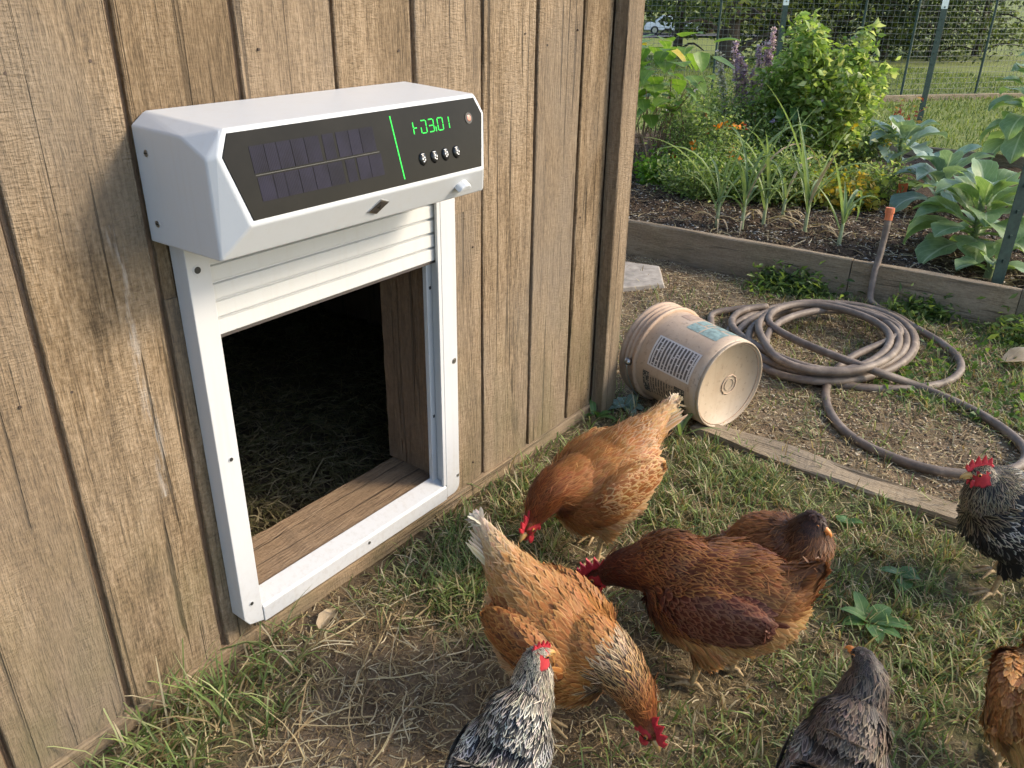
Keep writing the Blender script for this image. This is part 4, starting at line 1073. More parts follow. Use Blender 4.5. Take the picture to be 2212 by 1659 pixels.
pal_brown = {0: flat((.20, .07, .02), (.31, .13, .04)), 1: grad('kn', [(.35, (.19, .07, .02), (.29, .12, .035)), (.7, (.10, .038, .014), (.18, .075, .024)), (1, (.035, .015, .009), (.07, .03, .014))]), 2: flat((.15, .048, .016), (.26, .1, .03)), 3: flat((.12, .04, .015), (.2, .08, .02)), 4: flat((.42, .22, .08), (.55, .34, .15)), 5: flat((.032, .014, .009), (.06, .025, .012))}
BLK, WHT = (.012, .012, .014), (.60, .54, .43)
pal_speck = {0: speck(BLK, (.03, .03, .033), BLK, (.62, .56, .45), .4), 1: flat((.009, .007, .007), (.27, .22, .14)), 2: speck(BLK, (.03, .05, .075), BLK, (.5, .46, .4), .35), 3: speck(BLK, (.02, .02, .025), (.05, .09, .15), (.2, .33, .45), .2), 4: speck(BLK, (.02, .018, .018), BLK, (.2, .18, .15), .3), 5: flat((.02, .016, .014), (.4, .33, .22))}
pal_grey = {0: speck((.10, .07, .048), (.25, .185, .13), (.055, .039, .03), (.34, .26, .19), .5), 1: speck((.13, .095, .07), (.23, .175, .13), (.025, .02, .018), (.16, .125, .1), .5), 2: speck((.06, .048, .04), (.26, .22, .18), (.03, .025, .022), (.4, .35, .29), .5), 3: flat((.06, .05, .045), (.24, .2, .17)), 4: flat((.16, .135, .115), (.3, .26, .22)), 5: flat((.045, .036, .03), (.13, .10, .08))}
pal_bw = {0: speck((.012, .012, .014), (.72, .66, .54), (.012, .012, .014), (.12, .11, .1), .35), 1: grad('kn', [(.3, (.012, .012, .013), (.76, .68, .53)), (.8, (.03, .026, .024), (.74, .64, .48)), (1, (.08, .07, .055), (.66, .56, .42))]), 2: flat((.018, .018, .022), (.62, .6, .55)), 3: flat((.02, .02, .025), (.55, .52, .48)), 4: flat((.03, .03, .03), (.55, .52, .46)), 5: flat((.14, .12, .09), (.55, .48, .36))}
pal_orange = {0: flat((.46, .21, .06), (.6, .34, .12)), 1: flat((.3, .11, .028), (.42, .18, .05)), 2: flat((.28, .1, .026), (.42, .18, .05)), 3: flat((.5, .26, .08), (.66, .42, .18)), 4: flat((.54, .3, .1), (.68, .46, .2)), 5: flat((.3, .1, .028), (.4, .16, .04))}

def hd_(x, y): return math.atan2(y, x)
PECK = dict(pitch=26, centre=(-.02, 0, .215), neck=[(.165, 0, .225), (.195, 0, .165), (.205, 0, .115)], look=(.75, 0, -.55), tail=(-.25, 0, .41))
make_hen('buff hen with rusty neck and raised cream tail pecking near the shed wall', (1.66, -.452, 0), hd_(-.93, .36), 1.06,
         dict(PECK, pitch=22, neck=[(.145, 0, .235), (.178, 0, .20), (.195, 0, .165)], look=(.85, .35, -.3), tail=(-.235, 0, .385), feet=((.02, .045), (-.045, -.045)), fat=1.18, centre=(-.02, 0, .225)), pal_buff, 1, comb_sc=1.2)
make_hen('golden hen with black flecked white collar pecking the grass, white tail tip up', (1.13, -.695, 0), hd_(-.05, -1), 1.0,
         dict(PECK, pitch=20, neck=[(.155, 0, .21), (.195, 0, .165), (.215, 0, .12)], look=(.72, -.2, -.5), tail=(-.25, .02, .375), feet=((.0, -.05), (-.03, .05)), fat=1.2), pal_gold, 2, comb_sc=1.3)
make_hen('mahogany hen with buff belly and red comb, head lowered to the left', (1.41, -.895, 0), hd_(-.12, 1), 1.08,
         dict(PECK, pitch=10, centre=(-.02, 0, .235), neck=[(.150, 0, .235), (.20, 0, .205), (.232, 0, .175)], look=(.85, .2, -.4), tail=(-.185, -.02, .355), feet=((.0, .035), (-.06, -.05)), fat=1.16, soft=.2), pal_mahog, 3, comb_sc=1.25)
make_hen('brown hen with dark combless head turned right behind the mahogany hen', (1.65, -.93, 0), hd_(-.05, -1), .95,
         dict(pitch=-45, centre=(-.03, 0, .15), neck=[(.085, 0, .31), (.092, 0, .35), (.092, 0, .388)], look=(.9, .0, -.28), tail=(-.15, .0, .08), neck_fat=1.35, fat=1.0), pal_brown, 4, comb=False, face='none', beak='beak_orange')
make_hen('black hen with white speckles and large red comb at the right edge', (2.215, -1.395, 0), hd_(-.62, .8), 1.04,
         dict(pitch=-10, neck=[(.112, 0, .275), (.122, 0, .32), (.128, .0, .345)], look=(.97, .02, -.12), tail=(-.22, 0, .36), feet=((.045, .045), (-.01, -.045)), soft=0., fluff=.15), pal_speck, 5, comb_sc=1.1)
make_hen('grey brown speckled hen seen from behind at the bottom of the picture', (1.185, -1.255, 0), hd_(1, .02), .84,
         dict(pitch=-18, neck=[(.105, 0, .32), (.120, .0, .385), (.120, .008, .425)], look=(.45, .85, .02), tail=(-.2, -.02, .28), fat=.92, neck_fat=1.15, soft=.25, fluff=.3), pal_grey, 6, comb=False, face='none', beak='beak_orange')
make_hen('black and white streaked hen with small red comb beside the golden hen', (.835, -.772, 0), hd_(1, .1), .82,
         dict(pitch=-20, neck=[(.105, 0, .32), (.122, .0, .39), (.12, -.0, .43)], look=(.8, -.42, -.15), tail=(-.2, .0, .29), fat=.92, neck_fat=1.1, fw=.75, soft=.0, fluff=.25), pal_bw, 7, comb_sc=.8)
make_hen('orange buff hen cut off by the right edge near the bottom corner', (1.555, -1.545, 0), hd_(1, .12), 1.0,
         dict(pitch=2, neck=[(.14, .01, .25), (.165, .02, .265), (.175, .03, .27)], look=(.8, .5, -.2), tail=(-.17, 0, .26)), pal_orange, 8)

# ------------------------------------------------------------------ leaves and plants
def leaf_mesh(name, m, parent, pos, az, el, L, W, shape='oval', arch=.6, fold=.18, wavy=.0, roll=0., nl=9, nw=5, seed=0):
    """one leaf: grid bent along its midrib, world-space offset from the parent's base"""
    r = np.random.RandomState(seed); V = []; F = []; uv = []
    ph = r.uniform(0, 6, 3)
    for i in range(nl + 1):
        t_ = i / nl
        if shape == 'oval': w_ = math.sin(math.pi * min(1, t_ ** .8)) ** .75
        elif shape == 'heart': w_ = min(1, (t_ / .12) ** .5) * math.cos(max(0, t_ - .15) / .85 * math.pi / 2) ** .8 if t_ > 0 else .25
        elif shape == 'strap': w_ = min(1., .55 + t_ * 1.5) * (1 - t_ ** 3.2)
        else: w_ = (.10 + .9 * sstep(.22, .52, t_)) * math.cos(sstep(.62, 1.0, t_) * math.pi / 2) ** .55   # stalk then blade
        w_ = max(w_, .03) * W / 2
        a = el - arch * t_ * t_ * 1.5
        if i == 0: cx, cz = 0., 0.
        else: cx += math.cos(a) * L / nl; cz += math.sin(a) * L / nl
        nx, nz = -math.sin(a), math.cos(a)
        for j in range(nw):
            s = j / (nw - 1) * 2 - 1
            up_ = abs(s) * w_ * fold * 2 + wavy * W * abs(s) ** 1.5 * math.sin(t_ * 13 + ph[0] + (2 if s > 0 else 0)) * .5
            y = s * w_ * (1 - .15 * fold) * (1 + (.12 * math.sin(t_ * 19 + ph[1] + s) if wavy else 0)); up2 = up_ + roll * y
            V.append((cx + nx * up2, y, cz + nz * up2)); uv.append((j / (nw - 1), t_))
    for i in range(nl):
        for j in range(nw - 1): F.append((i * nw + j, i * nw + j + 1, (i + 1) * nw + j + 1, (i + 1) * nw + j))
    ca, sa = math.cos(az), math.sin(az)
    V = [(x * ca - y * sa + pos[0], x * sa + y * ca + pos[1], z + pos[2]) for x, y, z in V]
    o = pydata(name, V, F, m, parent, True); ul = o.data.uv_layers.new(name='UVMap'); flat_uv = np.array([uv[l.vertex_index] for l in o.data.loops], dtype=np.float32)
    ul.data.foreach_set('uv', flat_uv.ravel())
    return o

def leaf_cloud(name, C, size, cols, m, parent=None, r=None, up=.5, asp=.55, jit=.3, cvar=.25):
    """many small folded leaves at points C; cols: list of colours"""
    r = r or rs; n = len(C); size = np.broadcast_to(size, (n,)) * r.uniform(1 - jit, 1 + jit, n)
    D = r.randn(n, 3); D[:, 2] *= .6; D /= np.linalg.norm(D, axis=1)[:, None]
    N = r.randn(n, 3) + np.array([0, 0, up * 2]); N -= D * (N * D).sum(1)[:, None]; N /= np.linalg.norm(N, axis=1)[:, None] + 1e-9
    B = np.cross(N, D); s = size[:, None]
    V = np.stack([C, C + D * s * .5 + B * s * asp * .5 + N * s * .08, C + D * s - N * s * .12, C + D * s * .5 - B * s * asp * .5 + N * s * .08], 1)
    F = (np.array([(0, 1, 2), (0, 2, 3)])[None] + (np.arange(n) * 4)[:, None, None]).reshape(-1, 3)
    cc = np.array(cols)[r.randint(0, len(cols), n)] * r.uniform(1 - cvar, 1 + cvar, (n, 1))
    o = tris(name, V.reshape(-1, 3), F, m, parent, {'Col': np.repeat(cc, 4, 0)}, smooth=False)
    if parent is not None or True: o['kind'] = 'stuff'
    return o

def stems_vf(paths, rad, sides=5):
    return join_vf([tube_vf(p, np.linspace(rad, rad * .45, len(p)), sides) for p in paths])

BRIGHT = [(.22, .33, .07), (.30, .42, .11), (.38, .48, .18), (.16, .26, .06), (.46, .52, .27)]
GREENS = [(.11, .2, .05), (.15, .26, .06), (.2, .32, .075), (.08, .15, .045), (.28, .37, .11)]

# leeks along the front of the bed
def leek(label, x, y, h, n, seed, lean=0.):
    r = np.random.RandomState(seed); z = soil_z(x, y); root = empty('leek', (x, y, z))
    tag(root, label, 'leek', 'leeks along the front of the bed')
    V, F = tube_vf(catmull([(0, 0, -.02), (0, 0, .05), (.005, 0, h * .28)], 8), np.linspace(.0125, .009, 8), 9); pydata('stalk', V, F, plain('leek_stalk', (.34, .38, .2), .5, .25) if 'leek_stalk' not in bpy.data.materials else bpy.data.materials['leek_stalk'], root, True)
    for k in range(n):
        az = (k % 2) * math.pi + r.uniform(-1.3, 1.3) + lean; L = h * r.uniform(.45, 1.25)
        leaf_mesh('leaf', M['dry_leaf'] if k == n // 2 and seed % 2 else M['leek'], root, (0, 0, h * .12 + k * .012), az, r.uniform(1.05, 1.5), L, r.uniform(.018, .030), 'strap', r.choice([.1, .3, .7, 1.5, 2.2]), .35, nl=11, nw=3, seed=seed * 20 + k)
    for k in range(3): leaf_mesh('dry_leaf', M['dry_leaf'], root, (0, 0, .03), r.uniform(0, 6), .5, h * .4, .014, 'strap', 1.0, .3, nl=6, nw=3, seed=seed * 20 + 15 + k)
for k, (px, py, h, n, lb) in enumerate(((1548, 487, .56, 7, 'leftmost leek in the bed, thin with arching leaves'), (1602, 492, .64, 11, 'second leek from the left with pale drooping leaves'), (1648, 488, .58, 10, 'broad leaved leek in the middle of the row'),
                                        (1737, 506, .68, 10, 'tallest leek with a bent yellow lower leaf'), (1812, 528, .44, 6, 'short dark leek nearest the hose end'), (1690, 470, .42, 6, 'small leek standing behind the taller ones'))):
    p = at(px, py, .14); leek(lb, p[0], p[1], h, n, 50 + k, lean=1.9)

def cabbage(name, label, cat, x, y, z, n, L, W, m, seed, stem=.1, elr=(.5, 1.25), group=None):
    r = np.random.RandomState(seed); root = empty(name, (x, y, z)); tag(root, label, cat, group)
    V, F = tube_vf(catmull([(0, 0, -.03), (.01, .0, stem * .5), (0, 0, stem + .03)], 8), np.linspace(.022, .016, 8), 9); pydata('stem', V, F, M['stem'], root, True)
    for k in range(n):
        t_ = k / n; az = k * 2.4 + r.uniform(-.3, .3); el = elr[0] + (elr[1] - elr[0]) * t_ + r.uniform(-.12, .12)
        leaf_mesh('leaf', m, root, (0, 0, stem * (.3 + .75 * t_)), az, el, L * (1 - .35 * t_) * r.uniform(.85, 1.15), W * (1 - .3 * t_) * r.uniform(.85, 1.15), 'kale', r.uniform(.5, 1.1), r.uniform(.08, .28), .10, seed=seed * 30 + k, nl=12, nw=7)
    return root
p = at(2085, 560, .15); cabbage('collard_plant', 'large broad-leaved collard plant at the right of the bed', 'collard', p[0] + .10, p[1], .14, 30, .42, .22, M['kale'], 61, .26, (.0, 1.3), 'collards in the bed')
p = at(2010, 470, .15); cabbage('cabbage_plant', 'blue green cabbage plant with upright leaves behind the collard', 'cabbage', p[0] + .25, p[1] + .02, .14, 20, .40, .20, M['kale_blue'], 62, .20, (.3, 1.35), 'cabbages in the bed')
p = at(1925, 385, .15); cabbage('cabbage_plant', 'smaller blue green cabbage farther back near the fence post', 'cabbage', p[0] + .1, p[1], .14, 18, .42, .21, M['kale_blue'], 63, .26, (.3, 1.35), 'cabbages in the bed')
p = at(2195, 345, .15); cabbage('collard_plant', 'tall dark leafed collard at the far right edge', 'collard', p[0], p[1], .14, 30, .42, .24, M['kale'], 64, .70, (-.4, 1.25), 'collards in the bed')
p = at(2110, 590, .15); cabbage('collard_plant', 'young low collard with pale stems under the large one', 'collard', p[0] + .02, p[1] - .05, .14, 7, .24, .15, M['kale'], 65, .06, (.3, 1.1), 'collards in the bed')

# runner bean by the shed corner: heart leaves over dry tangled stems
def bean():
    r = np.random.RandomState(70); p = at(1405, 372, .14); root = empty('bean_plant', (p[0], p[1], .13))
    tag(root, 'runner bean plant with heart shaped leaves over dry brown stems', 'bean plant')
    paths = []
    for k in range(34):
        a = r.uniform(0, 6.28); b = r.uniform(.02, .22); e = np.array([math.cos(a) * r.uniform(.05, .30), math.sin(a) * r.uniform(.05, .36), r.uniform(.25, .7)])
        s0 = np.array([math.cos(a + 1) * b, math.sin(a + 1) * b, 0]); mid = (s0 + e) / 2 + r.randn(3) * .06
        paths.append(catmull([s0, mid, e], 7))
    pydata('stem', *stems_vf(paths, .007), M['brown_stem'], root, True)
    for k in range(90):
        a = r.uniform(0, 6.28); rad = r.uniform(.03, .36); z = r.uniform(.45, .98)
        sz = r.uniform(.11, .20)
        leaf_mesh('leaf', M['yellow_leaf'] if k in (7, 21) else M['bean'], root, (math.cos(a) * rad, math.sin(a) * rad * 1.15, z), a + r.uniform(-.8, .8), r.uniform(-.9, .35), sz, sz * .92, 'heart', r.uniform(.1, .5), r.uniform(.02, .15), seed=700 + k, nl=7, nw=5)
bean()

def bush(name, label, cat, base, rx, ry, h, nleaf, size, cols, seed, nst=16, zmin=.15, group=None, flowers=None, asp=.5, taper=.6, stemm='stem'):
    r = np.random.RandomState(seed); root = empty(name, base); tag(root, label, cat, group)
    paths = []; C = []
    for k in range(nst):
        a = r.uniform(0, 6.28); q_ = math.sqrt(r.rand()); hh = h * r.uniform(.5, 1.12) * (1 - taper * .4 * q_)
        e = np.array([math.cos(a) * rx * q_, math.sin(a) * ry * q_, hh]); s0 = np.array([e[0] * .25, e[1] * .25, 0])
        pa = catmull([s0, (s0 * .4 + e * .6) * np.array([1, 1, .95]) + r.randn(3) * .02, e], 9); paths.append(pa)
        m_ = nleaf // nst; u = r.uniform(zmin, 1, m_) ** .9; i = np.clip((u * 8).astype(int), 0, 7); f_ = (u * 8 - i)[:, None]
        base_p = pa[i] * (1 - f_) + pa[i + 1] * f_
        C.append(base_p + r.randn(m_, 3) * np.array([.24 * rx, .24 * ry, .05]) * (1.15 - u[:, None] * taper))
    pydata('stem', *stems_vf(paths, .005), M[stemm], root, True)
    leaf_cloud('foliage', np.concatenate(C), size, cols, M['leafv'], root, r, asp=asp)
    if flowers:
        for fc, n, sz in flowers:
            P = np.concatenate(C); P = P[r.choice(len(P), n)] + np.array([-.03, -.02, .02]); Q = np.repeat(P, 7, 0) + r.randn(n * 7, 3) * sz * .3
            fo = leaf_cloud('flower', Q, sz, [fc], M['petal'], root, r, asp=.8, cvar=.15)
    return root
p = at(1740, 372, .15)
bush('tall_bush', 'tall bright green leafy bush in the middle of the garden', 'bush', (p[0], p[1], .12), .36, .42, 1.26, 6500, .068, BRIGHT, 81, 26, .25, flowers=[((.7, .5, .05), 5, .05)], taper=.75)
p = at(1715, 352, .15)
r_ = np.random.RandomState(82); root = empty('pepper_plant', (p[0] - .42, p[1] - .02, .13)); tag(root, 'dark green plant with large drooping leaves and one yellow leaf below the tall bush', 'pepper plant')
pydata('stem', *stems_vf([catmull([(0, 0, 0), (.01 * k, .02 * (k - 3), .25), (.02 * k, .05 * (k - 3), .52)], 6) for k in range(6)], .007), M['stem'], root, True)
for k in range(26):
    a = r_.uniform(0, 6.28); leaf_mesh('leaf', M['yellow_leaf'] if k == 3 else M['weed'], root, (math.cos(a) * .16, math.sin(a) * .2, r_.uniform(.22, .58)), a, r_.uniform(-.7, .3), r_.uniform(.12, .19), r_.uniform(.06, .085), 'oval', .5, .15, seed=820 + k, nl=6, nw=4)
MIXG = [(.17, .26, .075), (.24, .34, .10), (.32, .41, .16), (.40, .45, .24), (.12, .19, .06)]
for k, (px, py, rx, ry, h, n, lb, fl) in enumerate((
        (1520, 385, .30, .36, .62, 3600, 'feathery marigold clump with orange flowers beside the bean plant', [((.75, .25, .02), 9, .04), ((.7, .10, .03), 7, .035)]),
        (1592, 352, .34, .42, .80, 4200, 'grey green flowering sage clump in front of the far tree trunk', [((.66, .62, .6), 26, .022)]),
        (1655, 372, .30, .36, .60, 3200, 'bushy herb clump at the foot of the purple flower spikes', [((.70, .68, .62), 18, .022), ((.35, .3, .5), 8, .025)]),
        (1565, 420, .24, .34, .36, 3000, 'low fine-leaved carrot patch behind the leeks', None),
        (1655, 428, .22, .30, .32, 2200, 'low parsley clump behind the middle leeks', None),
        (1475, 335, .26, .34, .58, 2400, 'tangled flowering mint between the bean plant and the marigolds', [((.66, .62, .6), 14, .022)]),
        (1545, 322, .26, .34, .66, 2600, 'loose pale green hyssop clump under the wire fence', [((.5, .42, .56), 16, .022)]),
        (1640, 330, .24, .30, .74, 2400, 'upright catmint clump between the flower spikes and the tall bush', [((.52, .42, .58), 22, .024)]),
        (1500, 425, .22, .30, .30, 2000, 'low feathery dill seedlings in front of the bean plant', None),
        (1705, 425, .20, .28, .34, 2000, 'loose leafy clump between the parsley and the tallest leek', [((.7, .6, .2), 6, .025)]),
        (1870, 425, .20, .26, .26, 1600, 'low spreading thyme clump left of the front cabbage', None),
        (1830, 372, .28, .34, .40, 2400, 'sprawling yellowing squash clump right of the tall bush', [((.72, .5, .06), 4, .04)]))):
    p = at(px, py, .15); bush('herb_clump', lb, 'herbs', (p[0], p[1], .12), rx, ry, h, n, .034 if k not in (3, 6) else .026, MIXG if k not in (3, 6) else GREENS[:3], 90 + k, 26, .12, 'herb and flower clumps in the bed', fl, asp=.42, taper=.35)
for k, (px, py, s, lb) in enumerate(((1412, 388, .13, 'small round bright green lettuce near the shed corner'), (1455, 398, .12, 'small dark leafy seedling beside the round lettuce'))):
    p = at(px, py, .15); bush('lettuce', lb, 'lettuce', (p[0], p[1], .12), s, s, s * 1.3, 700, .035, [(.13, .26, .03), (.19, .33, .05)] if k == 0 else GREENS, 100 + k, 14, .1, taper=.2, asp=.8)
for k, (px, py, rx, n, lb) in enumerate(((1765, 425, .26, 1100, 'low golden leaved plants behind the tallest leek'), (1835, 445, .20, 700, 'low yellowing strawberry plants left of the cabbage'))):
    p = at(px, py, .15); bush('low_plant', lb, 'plant', (p[0], p[1], .12), rx, rx, .16, n, .045, [(.34, .30, .04), (.24, .27, .05), (.16, .23, .05), (.42, .30, .05)], 110 + k, 16, .2, taper=.2, asp=.8)

# purple flower spikes
def spikes():
    r = np.random.RandomState(120); p = at(1630, 352, .15); root = empty('flower_spikes', (p[0], p[1], .12))
    tag(root, 'tall purple flower spikes rising above the herb clumps', 'flowers')
    tops = [(1672, 58, 1.), (1658, 92, .9), (1641, 98, .95), (1610, 140, .8), (1588, 90, .65), (1553, 112, .4), (1625, 150, .7), (1600, 120, .7)]
    for k, (px, py, pur) in enumerate(tops):
        # height of each spike above the bed at its own distance
        d = at(px, py, .0) - CAM; hd = p - CAM; t_ = (hd[0] * _fw[0] + hd[1] * _fw[1]) / (d[0] * _fw[0] + d[1] * _fw[1]); q_ = CAM + d * t_
        e = np.array([q_[0] - p[0], q_[1] - p[1], q_[2] - .12]); s0 = np.array([e[0] * .6, e[1] * .6, 0.])
        pa = catmull([s0, (s0 + e) / 2 + np.array([0, -.02, 0]), e], 14)
        st = pydata('stem', *tube_vf(pa, np.linspace(.006, .003, 14), 5), M['stem'], root, True)
        n = int(520); u = 1 - r.rand(n) * .58; i = np.clip((u * 13).astype(int), 0, 12); f_ = (u * 13 - i)[:, None]
        C = pa[i] * (1 - f_) + pa[i + 1] * f_ + r.randn(n, 3) * np.array([.013, .013, .006]) * (1.6 - u[:, None])
        cols = [(.46, .33, .50), (.56, .42, .56), (.38, .27, .46), (.66, .56, .62)] if pur > .6 else [(.5, .46, .5), (.3, .32, .2), (.6, .58, .58)]
        leaf_cloud('flower_spike', C, .022, cols, M['petal'], root, r, asp=.8)
spikes()

# small potted seedling with its tag, red-stemmed plant
p = at(1950, 432, .15); root = empty('plant_pot', (p[0], p[1], .13)); tag(root, 'small black plant pot with orange tag beside the cabbage', 'plant pot')
V, F = tube_vf([(0, 0, -.01), (0, 0, .10), (0, 0, .105)], [.05, .065, .07], 18); pydata('pot', V, F, M['pot'], root, True)
V, F = box_vf(-.085, -.082, -.03, .03, .06, .15); pydata('tag', V, F, M['orange_tag'], root)
p = at(1985, 285, .15); bush('red_stemmed_plant', 'sparse dried plant with red stems near the fence post', 'plant', (p[0] - .7, p[1], .1), .16, .16, .42, 160, .05, [(.3, .2, .08), (.2, .25, .06), (.28, .06, .05)], 130, 12, .3, stemm='brown_stem')

# ------------------------------------------------------------------ posts and wire fence
def tpost(label, x, y, z0, h, rz=0., w_=.032, tip=.14):
    root = empty('fence_post', (x, y, z0), rz); tag(root, label, 'post', 'green metal fence posts')
    prof = [(-w_, 0), (w_, 0), (w_, .004), (.004, .004), (.004, w_), (-.004, w_), (-.004, .004), (-w_, .004)]
    def seg(name, za, zb, m, e=0.):
        n = len(prof); V = [(x_ * (1 + e), y_ * (1 + e) - e * .002, za) for x_, y_ in prof] + [(x_ * (1 + e), y_ * (1 + e) - e * .002, zb) for x_, y_ in prof]
        F = [tuple(range(n))[::-1], tuple(range(n, 2 * n))] + [(i, (i + 1) % n, n + (i + 1) % n, n + i) for i in range(n)]
        return pydata(name, V, F, m, root)
    seg('shaft', -.05, h - tip, M['post_green']); 
    if tip: seg('white_tip', h - tip, h, M['post_white'], .06)
    for k in range(int(h / .06)):
        V, F = box_vf(-.006, .006, -.008, .0, k * .06 + .04, k * .06 + .055); pydata('stud', V, F, M['post_green'], root) if k % 2 == 0 else None
P_ = at(1985, 266, 0.); tpost('green metal post with white tip right of the tall bush', P_[0], P_[1], 0., 1.33, -.9, .034, .10)
P_ = at(1668, 215, 0.); tpost('green metal post with white tip behind the purple flower spikes', P_[0], P_[1], 0., 1.30, -.9, .036, .10)
P_ = at(2152, 618, .14); tpost('dark green metal post at the right edge in the bed corner', P_[0], P_[1], .1, 1.5, -.9, .03)

def fence():
    L = [(11.9, 5.6), (12.35, 4.15), (13.2, 2.35), (13.49, 1.72), (14.6, .94), (16.8, -.6)]
    root = empty('wire_fence', (13.5, 1.7, 0)); tag(root, 'wire mesh garden fence on thin posts in front of the far lawn', 'fence')
    o3 = np.array([13.5, 1.7, 0.]); parts = []
    H = 1.32
    def bar(a, b, r_): parts.append(tube_vf([np.array(a) - o3, np.array(b) - o3], r_, 4, caps=False))
    for i in range(len(L) - 1):
        a = np.array(L[i]); b = np.array(L[i + 1]); d = np.hypot(*(b - a)); n = int(d / .07)
        for k in range(18): bar((*a, .03 + k * .074), (*b, .03 + k * .074), .0022)
        for k in range(n): q_ = a + (b - a) * k / n; bar((*q_, .02), (*q_, H), .0018)
    o = pydata('wire_mesh', *join_vf(parts), M['wire'], root); o['kind'] = 'stuff'
    for q_ in L:
        V, F = tube_vf([(q_[0] - o3[0], q_[1] - o3[1], -.05), (q_[0] - o3[0], q_[1] - o3[1], 1.42)], .018, 8); pydata('post', V, F, M['post_green'], root)
fence()
quad_beam('edging_board', (11.0, 3.3), (15.8, -.55), .05, -.03, .07, M['edging'], None)
tag(bpy.data.objects['edging_board'], 'pale timber edging board along the foot of the wire fence', 'timber')

# ------------------------------------------------------------------ far trees, road, car
def tree(label, x, y, z, h, rx, trunk_r, nleaf, cols, seed, size=.13, low=.5, lean=0., name='tree', zs=.45, grp='trees beyond the fence'):
    r = np.random.RandomState(seed); root = empty(name, (x, y, z)); tag(root, label, 'tree', grp)
    tp_ = catmull([(0, 0, -.2), (lean * .3, 0, h * .3), (lean, 0, h * .75)], 10)
    parts = [tube_vf(tp_, np.linspace(trunk_r, trunk_r * .35, 10) * (1 + .15 * r.rand(10)), 12)]
    ends = []
    for k in range(14):
        t_ = r.uniform(.15, 1); b = tp_[int(t_ * 9)]; a = r.uniform(0, 6.28); e = b + np.array([math.cos(a) * rx * .75, math.sin(a) * rx * .75, r.uniform(.0, .3) * h * .4])
        parts.append(tube_vf(catmull([b, (b + e) / 2 + np.array([0, 0, .05 * h]), e], 6), np.linspace(trunk_r * .3, .012, 6), 6)); ends.append(e)
    pydata('trunk', *join_vf(parts), M['bark'], root, True)
    nc = 70; cz = r.uniform(low, h, nc); q_ = np.sqrt(r.rand(nc)); a = r.uniform(0, 6.28, nc); prof_ = np.sqrt(np.clip(1 - ((cz - h * zs) / (h * .62)) ** 2, .08, 1))
    cc = np.stack([np.cos(a) * q_ * rx * prof_ + lean * cz / h, np.sin(a) * q_ * rx * prof_, cz], 1)
    k = r.randint(0, nc, nleaf); C = cc[k] + r.randn(nleaf, 3) * np.array([.16, .16, .13]) * rx * .9
    C[:, 2] = np.maximum(C[:, 2], .03)
    leaf_cloud('crown', C, size, cols, M['far_leaf'], root, r, asp=.5)
DK = [(.024, .042, .014), (.038, .06, .018), (.06, .085, .025), (.018, .032, .012)]
MD = [(.08, .115, .028), (.12, .165, .04), (.17, .20, .055), (.055, .08, .024)]
for k, (px, py, h, rx, tr_, n, cols, low, lb) in enumerate((
        (1568, 150, 4.2, 1.5, .20, 4200, MD, 1.0, 'dark tree with thick brown trunk behind the purple flowers'),
        (1665, 140, 4.0, 1.5, .16, 5200, DK + MD, .25, 'dense dark evergreen left of the wire fence'),
        (1790, 128, 3.6, 1.6, .14, 5200, DK, .15, 'dark hedge tree directly behind the tall bush'),
        (1905, 122, 3.4, 1.7, .13, 5200, DK + MD[:1], .1, 'dark leafy hedge tree behind the wire fence middle'),
        (2015, 118, 3.4, 1.7, .13, 5200, DK + MD[:2], .1, 'dark leafy hedge tree behind the right fence posts'),
        (2110, 112, 3.2, 1.4, .12, 3600, MD, .15, 'lighter green tree beside the bright gap at the right'),
        (1462, 118, 3.6, .8, .12, 2000, MD, .5, 'small tree half hiding the parked white car'))):
    p = at(px, py, 0.); tree(lb, p[0], p[1], float(gz(p[0], p[1])), h, rx, tr_, n, cols, 200 + k, .13, low)
r3 = np.random.RandomState(5)
for k in range(9):
    a = R(14 + k * 5.5); d = 92 + 10 * math.sin(k * 2.3); x, y = d * math.cos(a), d * math.sin(a) - 1.4
    if k < 1: continue
    tree('tall dark tree in the far background, number %s from the right' % ['one', 'two', 'three', 'four', 'five', 'six', 'seven', 'eight', 'nine'][k - 1], x, y, float(gz(x, y)) - .2, 17., 8.5, .7, 2600, DK + MD, 260 + k, 1.0, .6)

